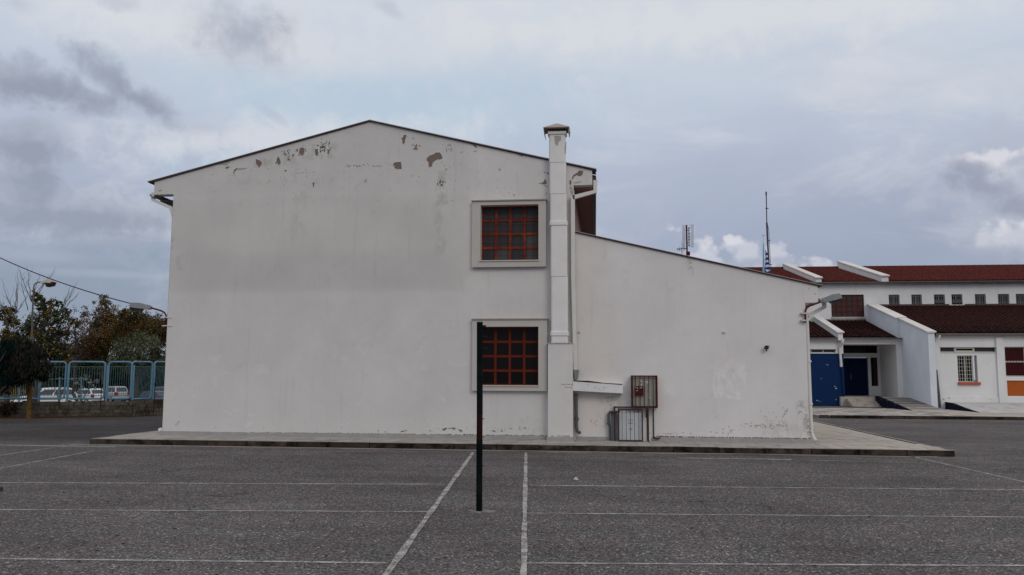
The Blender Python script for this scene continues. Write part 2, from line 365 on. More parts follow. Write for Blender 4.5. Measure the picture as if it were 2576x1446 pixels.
M['whitepipe'] = mat('white downpipe', (.66, .64, .61), .55, .08, 4., coord='World')
M['greypipe'] = mat('grey pvc', (.10, .10, .11), .55, .25, 5., coord='World')
M['rust'] = mat('rusty steel', (.045, .026, .022), .9, .5, 14., color2=(.10, .04, .022), c2scale=6., c2lo=.5, c2hi=.62, coord='World')
M['redsteel'] = mat('dark red steel', (.062, .012, .010), .8, .25, 8., coord='World')
M['meterpanel'] = mat('grey box panel', (.34, .325, .28), .7, .15, 5., coord='World')
M['cabinet'] = mat('white cabinet', (.66, .67, .68), .6, .12, 4., color2=(.35, .35, .35), c2scale=4., c2lo=.64, c2hi=.7, coord='World')
M['shadegrey'] = mat('grey recess board', (.20, .20, .215), .9, .1, coord='World')
M['concrete'] = mat('concrete', (.42, .40, .37), .9, .2, 4., .3, coord='World', color2=(.27, .25, .23), c2scale=2.5)
M['postgreen'] = mat('dark green post paint', (.0022, .0048, .0062), .7, .6, 5., color2=(.006, .009, .008), c2scale=2.5, c2lo=.5, c2hi=.65, coord='World')
M['postred'] = mat('worn red paint', (.022, .006, .005), .7, .4, 12., coord='World')
M['black'] = mat('black rubber', (.012, .012, .013), .7)
M['lampgrey'] = mat('lamp housing', (.23, .235, .24), .5, .15, 5., coord='World')
M['lampdark'] = mat('lamp glass', (.05, .045, .05), .3)
M['redarm'] = mat('red arm paint', (.10, .02, .018), .7, .45, 9., color2=(.25, .15, .13), c2scale=12., c2lo=.62, c2hi=.68, coord='World')
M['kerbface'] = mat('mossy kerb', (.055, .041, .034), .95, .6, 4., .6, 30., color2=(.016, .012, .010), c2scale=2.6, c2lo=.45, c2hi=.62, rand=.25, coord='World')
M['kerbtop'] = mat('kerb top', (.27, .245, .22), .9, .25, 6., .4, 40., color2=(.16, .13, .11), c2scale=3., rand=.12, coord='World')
M['slab'] = mat('paving slab', (.36, .335, .31), .9, .16, 4., .3, 40., color2=(.28, .25, .225), c2scale=1.7, rand=.10, coord='World')
M['slabwarm'] = mat('warm paving slab', (.43, .385, .34), .9, .16, 5., .3, 40., color2=(.33, .285, .25), c2scale=2.2, rand=.08, coord='World')
M['slabdark'] = mat('dark paving slab', (.16, .15, .155), .9, .2, 5., .3, rand=.1, coord='World')
M['bed'] = mat('pavement bed', (.16, .145, .13), .95, .2, 4., coord='World')
M['gutterstrip'] = mat('gutter concrete', (.24, .225, .20), .95, .3, 3., .3, color2=(.13, .12, .11), c2scale=2.2, coord='World', stretch=(.4, 2, 1))
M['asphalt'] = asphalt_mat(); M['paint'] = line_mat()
M['tile'] = mat('red roof tile', (.115, .021, .016), .9, .3, 2.5, color2=(.055, .014, .011), c2scale=7., c2lo=.42, c2hi=.6, rand=.25, coord='World')
M['tiledark'] = mat('weathered roof tile', (.018, .0065, .006), .95, .5, 3.5, color2=(.075, .018, .010), c2scale=8., c2lo=.50, c2hi=.68, rand=.35, coord='World')
M['ridgetile'] = mat('ridge tile', (.09, .022, .016), .9, .3, 5., coord='World')
M['cream'] = mat('cream coping stone', (.66, .62, .58), .85, .1, 4., rand=.05, coord='World')
M['gutter'] = mat('zinc gutter', (.20, .19, .185), .6, .2, 5., coord='World')
M['bluepaint'] = mat('blue wall paint', (.0065, .026, .088), .8, .12, 5., coord='World')
M['navy'] = mat('navy door', (.004, .010, .040), .6, .1, 5.)
M['navyflank'] = mat('dark blue plinth', (.006, .009, .024), .9, .3, 5., color2=(.12, .12, .12), c2scale=4., c2lo=.6, c2hi=.66, coord='World')
M['rampwhite'] = mat('limewashed concrete', (.50, .48, .46), .9, .15, 4., .2, coord='World', color2=(.38, .36, .34), c2scale=1.5)
M['creamframe'] = mat('cream metal frame', (.50, .48, .42), .6, .1)
M['orange'] = mat('orange panel', (.40, .10, .022), .8, .1, 5., coord='World')
M['terracotta'] = mat('terracotta sill', (.42, .10, .06), .8, .15, 6.)
M['fenceblue'] = mat('light blue fence paint', (.14, .26, .35), .6, .15, 6., color2=(.10, .20, .28), c2scale=3., coord='World')
M['fencegreen'] = mat('blue green bar paint', (.075, .155, .165), .6, .2, 8., coord='World')
M['yellow'] = mat('yellow fence paint', (.24, .17, .05), .6, .2, 6., coord='World')
M['block'] = mat('stone block', (.105, .09, .072), .95, .5, 7., .7, 25., color2=(.05, .042, .034), c2scale=3.2, c2lo=.48, c2hi=.62, rand=.3, coord='World')
M['mortar'] = mat('mortar', (.055, .048, .04), .95, .3, coord='World')
M['soil'] = mat('leaf litter soil', (.06, .038, .022), .95, .5, 8., .5, color2=(.10, .055, .02), c2scale=12., coord='World')
M['poleyellow'] = mat('yellow pole paint', (.15, .085, .025), .8, .4, 5., color2=(.08, .05, .03), c2scale=6., coord='World')
M['polegrey'] = mat('grey pole', (.12, .11, .10), .7, .3, 6., coord='World')
M['carwhite'] = mat('white car paint', (.72, .73, .74), .25, .02, spec=.5)
M['carsilver'] = mat('silver car paint', (.42, .43, .45), .3, .02, metal=.3, spec=.5)
M['carblue'] = mat('dark blue car paint', (.015, .03, .085), .25, .02, spec=.6)
M['carteal'] = mat('grey blue car paint', (.10, .16, .24), .28, .02, spec=.6)
M['carglass'] = mat('car glass', (.02, .025, .03), .08, .1, spec=.7)
M['tail'] = mat('red tail lamp', (.30, .012, .012), .25, .1)
M['rim'] = mat('alloy rim', (.35, .35, .36), .4, .1, metal=.7)
M['bark'] = mat('bark', (.075, .058, .048), .95, .4, 12., coord='World')
M['twig'] = mat('grey bare twig', (.10, .085, .08), .9, .3)
M['cable'] = mat('black cable', (.012, .014, .028), .6)
M['antenna'] = mat('antenna metal', (.08, .075, .08), .5, metal=.5)
M['antwhite'] = mat('antenna mesh', (.5, .5, .52), .6)
M['flagblue'] = mat('flag blue', (.012, .035, .22), .8, .1)
M['flagwhite'] = mat('flag white', (.62, .64, .70), .8, .05)
M['skyblue'] = mat('pale blue flagpole paint', (.24, .45, .62), .5, .1)
M['paper'] = mat('crumpled paper', (.45, .48, .55), .8, .3, 30.)
M['deadleaf'] = mat('dead leaf', (.05, .03, .02), .9, .3, 20.)
M['poster'] = mat('notice paper', (.45, .48, .5), .8)
def leafm(name, c, v=.45): return mat(name, c, .75, v, 3.5, coord='World', spec=.05)
LM = {'ivy': [leafm('ivy leaf', (.055, .068, .028)), leafm('ivy dark leaf', (.020, .025, .014)), leafm('ivy gold leaf', (.14, .09, .024))],
      'autumn': [leafm('rust leaf', (.14, .078, .035)), leafm('brown leaf', (.10, .06, .038)), leafm('ochre leaf', (.16, .095, .028)), leafm('dull green leaf', (.045, .045, .018))],
      'autumn2': [leafm('olive brown leaf', (.10, .075, .028)), leafm('dark ochre leaf', (.12, .068, .018)), leafm('dark leaf', (.045, .038, .018))],
      'pink': [leafm('pale rust leaf', (.15, .095, .07)), leafm('pale brown leaf', (.11, .07, .05)), leafm('brown leaf b', (.055, .030, .018))],
      'olive': [leafm('olive leaf', (.10, .11, .062)), leafm('silver olive leaf', (.15, .165, .10)), leafm('deep olive leaf', (.025, .032, .018))],
      'hedge': [leafm('hedge leaf', (.032, .036, .018)), leafm('hedge dark leaf', (.010, .012, .008)), leafm('hedge light leaf', (.05, .055, .022))],
      'conifer': [leafm('needle', (.012, .020, .014)), leafm('dark needle', (.007, .010, .009)), leafm('dry needle', (.035, .03, .022))],
      'conifer2': [leafm('near needle', (.006, .018, .016)), leafm('near dark needle', (.004, .009, .009))],
      'shrubred': [leafm('russet shrub', (.07, .035, .02)), leafm('dark shrub', (.02, .018, .012))],
      'white': [leafm('pale blossom', (.42, .42, .40)), leafm('grey leaf', (.10, .12, .09))]}

# ------------------------------------------------------------------ ground
FA = G(-60, 1051); FB = G(332, 1048); FE = G(470, 1041.5)
fd1 = (FB-FA).normalized(); fd2 = (FE-FB).normalized()
FL = FA - fd1*14; FEx = FE + fd2*40
g = MB()
def gz_park(y): return -.65-.10*min(1, max(0, (y-20)/32))-.55*min(1, max(0, (y-52)/26))
gy = [-200, 20, 36, 52, 60, 68, 78, 300, 1500]
for ya_, yb_ in zip(gy[:-1], gy[1:]): g.poly([(-400, ya_, gz_park(ya_)), (500, ya_, gz_park(ya_)), (500, yb_, gz_park(yb_)), (-400, yb_, gz_park(yb_))])
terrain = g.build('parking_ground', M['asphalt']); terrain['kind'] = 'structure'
g = MB()
g.prism([(-120, -40, -1.6), (120, -40, -1.6), (120, 120, -1.6), (FEx.x+60, FEx.y+10, -1.6), (FEx.x, FEx.y, -1.6), (FB.x, FB.y, -1.6), (FL.x, FL.y, -1.6), (-120, FL.y-30, -1.6)], (0, 0, 1.6))
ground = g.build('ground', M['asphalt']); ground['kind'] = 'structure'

def pline(p0, p1, width=.055, z=.004, hx=False, jit=.006, step=.35):
    a = Vector((p0.x, p0.y, z)); b = Vector((p1.x, p1.y, z)); d = b-a; L = d.length; d.normalize(); n = Vector((-d.y, d.x, 0))
    k = max(2, int(L/step)); mb = MB(); pr = None
    for i in range(k+1):
        c = a+d*(L*i/k)+n*rnd.uniform(-jit, jit)*.6; w_ = width*rnd.uniform(.78, 1.2)/2
        q = (c-n*w_, c+n*w_)
        if pr: mb.poly([pr[0], q[0], q[1], pr[1]])
        pr = q
    return mb.build('painted_line', M['paint'], ground)
P = lambda a, b, w=.055, **k: pline(G(*a), G(*b), w, **k)
P((-40, 1214), (1122, 1218.5), .06); P((1334, 1221), (2620, 1232.5), .06)
P((-40, 1282), (1082, 1287.5), .05); P((1325, 1291), (2620, 1301.5), .05)
P((-40, 1405.5), (972, 1416.5), .048); P((1322, 1417), (2620, 1423.5), .048)
P((1190, 1139), (955, 1470), .070, z=.008); P((1323, 1139), (1316.5, 1470), .058, z=.008)
P((-40, 1151), (128, 1127), .05); P((-40, 1186), (236, 1134), .05)
P((240, 1134), (1188, 1137.6), .035, jit=.01); P((1327, 1138), (1572, 1141), .05, jit=.01)
P((1572, 1141), (2290, 1147.5), .06); P((2290, 1147.5), (2620, 1222), .045)
P((-60, 1118.5), (290, 1124), .13, jit=.01)
P((1700, 1152), (1990, 1156), .10, jit=.05, step=.25); P((2040, 1158), (2330, 1165), .05, jit=.05, step=.25)
P((2150, 1058.5), (2260, 1062), .04)

# ------------------------------------------------------------------ pavement round the big building
KX0, KX1, KY, KZ, PB = -12.2, 7.22, 18.72, .13, 31.0
bed = MB(); bed.box(KX0+.1, KX1-.1, KY+.1, PB, 0, KZ-.02); pavement = bed.build('pavement', M['bed']); pavement['kind'] = 'structure'
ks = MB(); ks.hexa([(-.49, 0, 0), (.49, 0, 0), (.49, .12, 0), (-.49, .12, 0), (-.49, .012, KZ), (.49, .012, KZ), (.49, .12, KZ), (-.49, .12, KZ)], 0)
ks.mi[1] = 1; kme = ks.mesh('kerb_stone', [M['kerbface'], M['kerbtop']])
def kerb(x0, x1, y, z, parent, me=kme):
    n = int(round((x1-x0)/.99)); s = (x1-x0)/n
    for i in range(n):
        o = link(me, 'kerb_stone', parent, (x0+s*(i+.5), y+rnd.uniform(-.006, .006), z+rnd.uniform(-.006, .004))); o.scale.x = s*.985/.98
        o.rotation_euler.z = rnd.uniform(-.004, .004)
        bv = o.modifiers.new('bevel', 'BEVEL'); bv.width = .014; bv.segments = 2
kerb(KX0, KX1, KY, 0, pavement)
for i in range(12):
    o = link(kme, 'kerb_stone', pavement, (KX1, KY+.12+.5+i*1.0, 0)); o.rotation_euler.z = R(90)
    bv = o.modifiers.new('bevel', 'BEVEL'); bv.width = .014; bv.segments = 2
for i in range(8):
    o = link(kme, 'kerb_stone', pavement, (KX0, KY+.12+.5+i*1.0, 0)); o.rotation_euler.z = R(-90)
TS = .345
sl = MB(); sl.box(-TS/2+.005, TS/2-.005, -.2, .2, 0, .02)
sme = sl.mesh('paving_slab', M['slab']); sl2 = MB(); sl2.box(-TS/2+.005, TS/2-.005, -TS/2+.005, TS/2-.005, 0, .02); sme2 = sl2.mesh('paving_slab', M['slabwarm'])
rest = MB(); cnt = 0
x = KX0+.03+TS/2
rows = [KY+.325+.41*i for i in range(4)]
while x < KX1-.15:
    for j, y in enumerate(rows):
        if j > 2 or cnt >= 215:
            rest.box(x-TS/2+.005, x+TS/2-.005, y-.2, y+.2, KZ-.02, KZ+rnd.uniform(-.002, .002), 1 if x > 5 else 0)
        else:
            o = link(sme2 if x > 4.6 else sme, 'paving_slab', pavement, (x+(TS/2 if j % 2 else 0)*.3, y, KZ-.02+rnd.uniform(-.003, .003)))
            o.scale.y = 1 if x <= 4.6 else .40/(TS-.01)
            cnt += 1
    x += TS
x = 4.75
while x < KX1-.28:
    y = rows[-1]+.2+TS/2+.005; j = 0
    while y < PB-.2:
        if j < 9:
            link(sme2, 'paving_slab', pavement, (x, y, KZ-.02+rnd.uniform(-.002, .002))); cnt += 1
        else: rest.box(x-TS/2+.005, x+TS/2-.005, y-TS/2+.005, y+TS/2-.005, KZ-.02, KZ+rnd.uniform(-.002, .002), 1)
        y += TS; j += 1
    x += TS
rest.box(KX0+.12, -11.0, rows[-1]+.21, PB-.1, KZ-.02, KZ, 0)
rest.build('paving_slab', [M['slab'], M['slabwarm']], pavement, kind='stuff')
gs = MB(); 
xx = KX0-.4
while xx < KX1-1.2:
    x2 = xx+rnd.uniform(.9, 1.6); gs.poly([(xx, KY-rnd.uniform(.26, .30), .004), (x2, KY-rnd.uniform(.26, .30), .004), (x2, KY-.002, .004), (xx, KY-.002, .004)]); xx = x2
gs.build('gutter_strip', M['gutterstrip'], pavement)
gc = MB(); xx = KX0+.2
while xx < KX1-1.5:
    x2 = xx+rnd.uniform(.3, .9); yy_ = KY-.30+rnd.uniform(-.008, .008); gc.poly([(xx, yy_-.018, .006), (x2, yy_-.018, .006), (x2, yy_, .006), (xx, yy_, .006)]); xx = x2+rnd.choice((0, 0, 0, .3))
gc.build('joint_crack', M['mould'], pavement, kind='stuff')

# ------------------------------------------------------------------ main building
XL, XM, XR = -11.26, -.82, 4.63
apx, apz, evz = -6.02, 8.14, 6.68
def roofz(x):
    if x < -.29: return evz + (apz-evz)*(1-abs(x-apx)/(apx+11.88)) - 0.0
    return 5.17 + (x+.77)*(3.80-5.17)/(4.99+.77)
def wingz(x): return 5.17 + (x+.77)*(3.80-5.17)/(4.99+.77)
school = thing('school_building', 'large white plastered gable building with peeling paint and lean-to wing', 'building', (0, YF, 0))
holes = [(fx(1208, 590), fx(1355, 590), fz(657), fz(517)), (fx(1210, 890), fx(1356, 890), fz(970), fz(822))]
hx0 = (holes[0][0]+holes[1][0])/2; hx1 = (holes[0][1]+holes[1][1])/2
holes = [(hx0, hx1, h[2], h[3]) for h in holes]
YB = YF+10.5
wl = MB(); TH = .28
def col_(x0, x1, z0, z1=None, f=roofz, split=None):
    if z1 is None:
        xs = [x0] + ([split] if split else []) + [x1]
        pts = [(x1, YF, z0), (x0, YF, z0)] + [(q, YF, f(q)-.022) for q in xs]
        wl.prism(pts[::-1], (0, TH, 0))
    else: wl.box(x0, x1, YF, YF+TH, z0, z1)
zov = fz(489, 400); zovr = fz(465, 1465)
col_(-11.80, XL, zov); col_(XL, hx0, .13, None, roofz, apx)
col_(hx0, hx1, .13, holes[1][2]); col_(hx0, hx1, holes[1][3], holes[0][2]); col_(hx0, hx1, holes[0][3])
col_(hx1, XM, .13); col_(XM, -.36, zovr)
wl.build('gable_wall', M['facade'], school)
b = MB(); b.box(XL, XL+.28, YF+TH, YB, .13, 6.4); b.box(XL, XM, YB, YB+.28, .13, 6.3); b.build('side_wall', M['facade'], school)
b = MB(); b.box(XM-.28, XM, YF+TH, YB, .13, 6.3); b.build('side_wall', M['soffit'], school)
wl = MB(); col_(XM, XR, .13, None, wingz); wov = fz(761, 2040)
wl.prism([(XR, YF, wov), (4.93, YF, wov), (4.93, YF, wingz(4.93)-.022), (XR, YF, wingz(XR)-.022)], (0, TH, 0))
wl.box(XR-.28, XR, YF+TH, YB, .13, 3.6)
wl.build('wing_wall', M['facade'], school)
# dark rooms behind the windows
b = MB(); b.box(hx0-.5, hx1+.4, YF+1.6, YF+1.7, 1., 6.2); b.build('room_wall', M['glass'], school)
def slope_slab(x0, z0, x1, z1, t, y0, y1, mi=0, b=None):
    b.prism([(x0, y0, z0-t), (x1, y0, z1-t), (x1, y0, z1), (x0, y0, z0)], (0, y1-y0, 0), mi)
b = MB(); yv = YF-.045
slope_slab(-11.95, roofz(-11.95)-.0, apx, apz, .018, yv, YB+.4, 0, b); slope_slab(apx, apz, -.27, roofz(-.3), .018, yv, YF+.45, 0, b)
# rear part of the eave is a little narrower
b.prism([(apx, YF+.45, apz-.05), (-.27, YF+.45, evz-.05), (-.27, YF+.45, evz), (apx, YF+.45, apz)], (0, 0.002, 0), 0)
b.hexa([(apx, YF+.452, apz-.05), (-.29, YF+.452, evz-.05), (-.46, YB+.4, evz-.02), (apx, YB+.4, apz-.05), (apx, YF+.452, apz), (-.29, YF+.452, evz), (-.46, YB+.4, evz+.03), (apx, YB+.4, apz)], 0)
roof = b.build('roof', M['verge'], school)
b = MB(); slope_slab(-11.97, roofz(-11.97)+.022, apx, apz+.014, .012, yv-.02, yv+.25, 0, b); slope_slab(apx, apz+.014, -.25, roofz(-.3)+.017, .018, yv-.03, yv+.25, 0, b)
b.build('verge_flashing', M['vergetop'], roof)
b = MB(); slope_slab(-.80, wingz(-.80), 5.02, wingz(5.02), .018, yv, YB+.3, 0, b); wroof = b.build('wing_roof', M['verge'], school)
b = MB(); slope_slab(-.80, wingz(-.80)+.014, 5.04, wingz(5.04)+.014, .012, yv-.02, yv+.25, 0, b); b.build('verge_flashing', M['vergetop'], wroof)
# eave boxes: soffits and fascias
b = MB(); b.box(-11.78, XL, YF+TH, YB, 6.20, 6.24); b.build('soffit', M['darkgrey'], school)
b = MB(); b.hexa([(XM, YF+TH, 6.30), (-.37, YF+TH, 6.30), (-.50, YB, 6.30), (XM, YB, 6.30), (XM, YF+TH, 6.34), (-.37, YF+TH, 6.34), (-.50, YB, 6.34), (XM, YB, 6.34)]); b.build('soffit', M['soffit'], school)
b = MB(); b.hexa([(-.37, YF+TH, 6.28), (-.28, YF+TH, 6.36), (-.44, YB, 6.36), (-.50, YB, 6.28), (-.37, YF+TH, 6.60), (-.26, YF+TH, 6.60), (-.42, YB, 6.62), (-.50, YB, 6.60)]); b.build('eave_tiles', M['verge'], school)
b = MB(); b.box(XR, 4.90, YF+TH, YB, wov+.03, wov+.07); b.build('soffit', M['white'], school)
# gutters
def gutter(x, y0, y1, z, name='gutter', mt='whitepipe', s=1, parent=school):
    b = MB(); n = 6
    prof = [(s*.10*math.cos(math.pi*k/n)+0, -.08*math.sin(math.pi*k/n)) for k in range(n+1)]
    pts = [(x+p[0], y0, z+p[1]) for p in prof] + [(x+p[0]*.8, y0, z+p[1]*.8) for p in prof[::-1]]
    b.prism(pts, (0, y1-y0, 0)); return b.build(name, M[mt], parent)
gutter(-11.86, YF+.05, YB, 6.36, mt='gutter'); 
gutter(5.06, YF+.05, YB, 3.50, mt='gutter')
# plinth
pls = []; x = XL-.04
while x < fx(1378, 1100)-.05:
    x2 = min(x+rnd.uniform(.9, 1.5), fx(1378, 1100)-.01); b = MB(); pls.append(b); b.box(x, x2-.004, YF-.035+rnd.uniform(-.004, .004), YF-.002, .13, .215+rnd.uniform(-.006, .006)); x = x2
x = fx(1640, 1100)
while x < XR:
    x2 = min(x+rnd.uniform(.9, 1.5), XR+.05); b = MB(); pls.append(b); b.box(x, x2-.004, YF-.035+rnd.uniform(-.004, .004), YF-.002, .13, .215+rnd.uniform(-.006, .006)); x = x2
b = MB(); pls.append(b); b.box(fx(1450, 1100), fx(1527, 1100), YF-.03, YF-.002, .13, .21)
[bb.build('plinth', M['plinth'], school) for bb in pls]
# window surrounds
for (a, c, top, bot, h) in ((1187.5, 1373.5, 505, 671, holes[0]), (1187.5, 1376.5, 804, 983, holes[1])):
    xa, xc = Y(a, (top+bot)/2, YF-.12).x, Y(c, (top+bot)/2, YF-.12).x; zt_, zb_ = Y(1280, top, YF-.12).z, Y(1280, bot, YF-.12).z
    b = MB(); y0, y1 = YF-.12, YF-.002
    b.box(xa, h[0], y0, y1, zb_, zt_); b.box(h[1], xc, y0, y1, zb_, zt_); b.box(h[0], h[1], y0, y1, h[3], zt_); b.box(h[0], h[1], y0, y1, zb_, h[2])
    o = b.build('window_surround', M['surround'], school)
    b = MB(); b.box(xa-.02, xc+.02, y0-.03, y1, zt_+.002, zt_+.03); b.build('ledge', M['cap'], o)
    b = MB(); b.box(h[0]-.03, h[1]+.02, y0-.025, YF+.12, h[2]-.015, h[2]+.012); b.build('sill', M['creamframe'], o)

def window(parent, x0, x1, z0, z1, y, nx, nz, fm, pm, ft=.05, mt=.07, depth=.06, panes=None, bars=None, rails=None, name='window'):
    """frame grid with one pane in every opening"""
    b = MB(); b.box(x0, x0+ft, y, y+depth, z0, z1); b.box(x1-ft, x1, y, y+depth, z0, z1); b.box(x0+ft, x1-ft, y, y+depth, z0, z0+ft); b.box(x0+ft, x1-ft, y, y+depth, z1-ft, z1)
    W, H = (x1-x0-2*ft), (z1-z0-2*ft); pw = (W-(nx-1)*mt)/nx; ph = (H-(nz-1)*mt)/nz
    for i in range(1, nx): xx = x0+ft+i*pw+(i-1)*mt; b.box(xx, xx+mt, y+.004, y+depth-.004, z0+ft, z1-ft)
    for i in range(nx):
        for j in range(1, nz):
            zz = z0+ft+j*ph+(j-1)*mt; xx = x0+ft+i*(pw+mt); b.box(xx, xx+pw, y+.008, y+depth-.008, zz, zz+mt)
    wo = b.build(name, fm, parent)
    pb = MB(); pb.box(-pw/2, pw/2, 0, .006, -ph/2, ph/2); me = {}
    for j in range(nz):
        for i in range(nx):
            mm = panes(i, j) if panes else pm
            if mm not in me: me[mm] = pb.mesh('pane', mm)
            o = bpy.data.objects.new('pane', me[mm]); col.objects.link(o); o.parent = wo
            o.matrix_parent_inverse = wo.matrix_world.inverted() if False else Matrix()
            off = Vector(parent.location) if wo.parent is parent and not parent.matrix_basis.is_identity else Vector((0, 0, 0))
            o.location = Vector((x0+ft+i*(pw+mt)+pw/2, y+depth*.55, z0+ft+j*(ph+mt)+ph/2))
            o.rotation_euler.x = rnd.uniform(-.006, .006); o.rotation_euler.z = rnd.uniform(-.006, .006)
    return wo
def p_up(i, j):
    if (i, j) in ((3, 0), (3, 1), (1, 0)): return M['pale']
    return M['dusty']
h = holes[0]; w1 = window(school, h[0], h[1], h[2], h[3], YF+.10, 4, 4, M['redframe'], M['dusty'], .035, .055, .06, p_up)
b = MB()
for i in range(1, 9): xx = h[0]+(h[1]-h[0])*i/9+.01; b.tube([(xx, YF+.07, h[2]), (xx, YF+.07, h[3])], .004, 4)
for i in range(1, 9): zz = h[2]+(h[3]-h[2])*i/9; b.tube([(h[0], YF+.065, zz), (h[1], YF+.065, zz+rnd.uniform(-.01, .01))], .004, 4)
b.build('wire_grille', M['wire'], w1)
h = holes[1]; w2 = window(school, h[0], h[1], h[2], h[3], YF+.10, 4, 4, M['redframe2'], M['glass'], .04, .06, .06)
# pillar and flue
px0, px1 = Y(1378, 1000, 20.02).x, Y(1441, 1000, 20.02).x; pz = Y(1400, 864, 20.02).z
b = MB(); b.box(px0, px1, 20.02, YF-.002, .13, pz); o = b.build('chimney_base', M['facade'], school, bevel=.012)
b = MB(); b.box(px0-.02, px1+.02, 19.985, YF-.002, .125, .215); b.build('base_plinth', M['plinth'], o)
b = MB(); b.box(px0-.015, px1+.015, 20.0, YF-.002, pz+.001, pz+.02); b.build('base_ledge', M['surround'], o)
fy0, fy1 = 20.0, 20.27
fl = thing_flue = MB()
cuts = [862, 695, 560, 487, 408, 334]
xa, xb = Y(1386, 700, fy0).x, Y(1428, 700, fy0).x
def rrect(x0, x1, y0, y1, z, r=.05, n=4):
    pts = []
    for cx, cy, a0 in ((x1-r, y1-r, 0), (x0+r, y1-r, 90), (x0+r, y0+r, 180), (x1-r, y0+r, 270)):
        for k in range(n+1): a = R(a0+90*k/n); pts.append((cx+r*math.cos(a), cy+r*math.sin(a), z))
    return pts
flue = None
for i in range(len(cuts)-1):
    za, zb_ = Y(1405, cuts[i], fy0).z, Y(1405, cuts[i+1], fy0).z
    xo = -.012*i; b = MB(); b.prism(rrect(xa+xo, xb+xo, fy0, fy1, za+.004), (0, 0, zb_-za-.008))
    o = b.build('flue_section', M['flue'], school, smooth=False)
    b = MB(); b.prism(rrect(xa+xo+.008, xb+xo-.008, fy0+.008, fy1-.008, za-.006), (0, 0, .012)); b.build('seam', M['wire'], o)
for py in (561, 839):
    z = Y(1405, py, fy0).z; xo = -.02 if py < 700 else 0; b = MB(); b.prism(rrect(xa+xo-.02, xb+xo+.02, fy0-.02, fy1+.02, z-.055, .06), (0, 0, .11)); o = b.build('flue_collar', M['flue'], school, bevel=.015)
zc = Y(1405, 334, fy0).z; zc1 = Y(1405, 312, fy0).z; xo = -.05
b = MB(); cx = (xa+xb)/2+xo-.01
b.prism(rrect(xa+xo-.03, xb+xo+.03, fy0-.03, fy1+.03, zc-.03, .02), (0, 0, .07)); cap = b.build('chimney_cap', M['flue'], school)
b = MB()
for sx, sy in ((-1, -1), (1, -1), (1, 1), (-1, 1)): b.box(cx+sx*.17-.03, cx+sx*.17+.03, (fy0+fy1)/2+sy*.11-.02, (fy0+fy1)/2+sy*.11+.02, zc+.041, zc+.115)
b.box(cx-.12, cx+.12, fy0+.08, fy1-.06, zc+.041, zc+.11)
b.build('cap_leg', M['wire'], cap)
b = MB(); yy = (fy0+fy1)/2; hw, hd = .32, .27; z0 = zc+.115; t = z0+.17
b.poly([(cx-hw, yy-hd, z0), (cx+hw, yy-hd, z0), (cx, yy, t)]); b.poly([(cx+hw, yy-hd, z0), (cx+hw, yy+hd, z0), (cx, yy, t)]); b.poly([(cx+hw, yy+hd, z0), (cx-hw, yy+hd, z0), (cx, yy, t)]); b.poly([(cx-hw, yy+hd, z0), (cx-hw, yy-hd, z0), (cx, yy, t)])
b.box(cx-hw, cx+hw, yy-hd, yy+hd, z0-.015, z0)
b.hexa([(cx-hw+.02, yy-hd, z0-.17), (cx-hw+.03, yy-hd, z0-.17), (cx-hw+.03, yy+hd, z0-.17), (cx-hw+.02, yy+hd, z0-.17), (cx-hw, yy-hd, z0-.015), (cx-hw+.012, yy-hd, z0-.015), (cx-hw+.012, yy+hd, z0-.015), (cx-hw, yy+hd, z0-.015)])
b.hexa([(cx+hw-.03, yy-hd, z0-.13), (cx+hw-.02, yy-hd, z0-.13), (cx+hw-.02, yy+hd, z0-.13), (cx+hw-.03, yy+hd, z0-.13), (cx+hw-.012, yy-hd, z0-.015), (cx+hw, yy-hd, z0-.015), (cx+hw, yy+hd, z0-.015), (cx+hw-.012, yy+hd, z0-.015)])
b.build('cap_roof', M['cap'], cap)
# downpipes
def q(px, py, y): return Y(px, py, y)
py_ = YF-.09
b = MB(); b.tube([q(1498, 454, py_), q(1497, 482, py_), q(1441, 497, py_)], .05, rect=(.10, .09)); o = b.build('downpipe', M['whitepipe'], school)
b = MB(); b.tube([q(1441, 492, py_), q(1442, 700, py_), q(1448, 932, py_)], .05, rect=(.095, .09)); b.build('pipe_length', M['whitepipe'], o)
b = MB(); p0 = q(1450, 930, py_); p1 = q(1450, 954, py_); b.hexa([(p1.x-.035, py_-.04, p1.z), (p1.x+.035, py_-.04, p1.z), (p1.x+.035, py_+.04, p1.z), (p1.x-.035, py_+.04, p1.z), (p0.x-.07, py_-.06, p0.z), (p0.x+.065, py_-.06, p0.z), (p0.x+.065, py_+.05, p0.z), (p0.x-.07, py_+.05, p0.z)]); b.build('funnel', M['lampgrey'], o)
b = MB(); b.tube([q(1449, 990, py_), q(1450, 1072, py_), q(1452, 1084, py_), q(1459, 1089, py_-.05)], .04, 10); b.tube([q(1450, 1050, py_), q(1450, 1058, py_)], .055, 10); b.build('lower_pipe', M['greypipe'], o)
b = MB(); b.box(-.84, -.80, YF-.05, YF-.002, 1.6, 6.2); b.build('corner_strip', M['fade'], school)
b = MB(); b.tube([q(386, 485, YF+.15), q(386, 503, YF+.15), q(431, 523, YF+.15), (XL-.05, YF+.15, fz(540, 430))], .04, rect=(.09, .08)); o = b.build('downpipe', M['whitepipe'], school)
b = MB(); b.tube([(XL-.045, YF+.15, fz(540, 430)), (XL-.045, YF+.15, .28), (XL-.09, YF+.12, .22)], .042, 8); b.build('pipe_length', M['lampgrey'], o)
b = MB(); b.tube([(XL-.05, YF+.1, .24), (XL-.13, YF+.08, .22)], .06, 8); b.build('shoe', M['whitepipe'], o)
yr = YF+.2
b = MB(); b.tube([q(2072, 754, yr), q(2074, 772, yr), q(2033, 795, yr)], .04, rect=(.09, .09)); o = b.build('downpipe', M['whitepipe'], school)
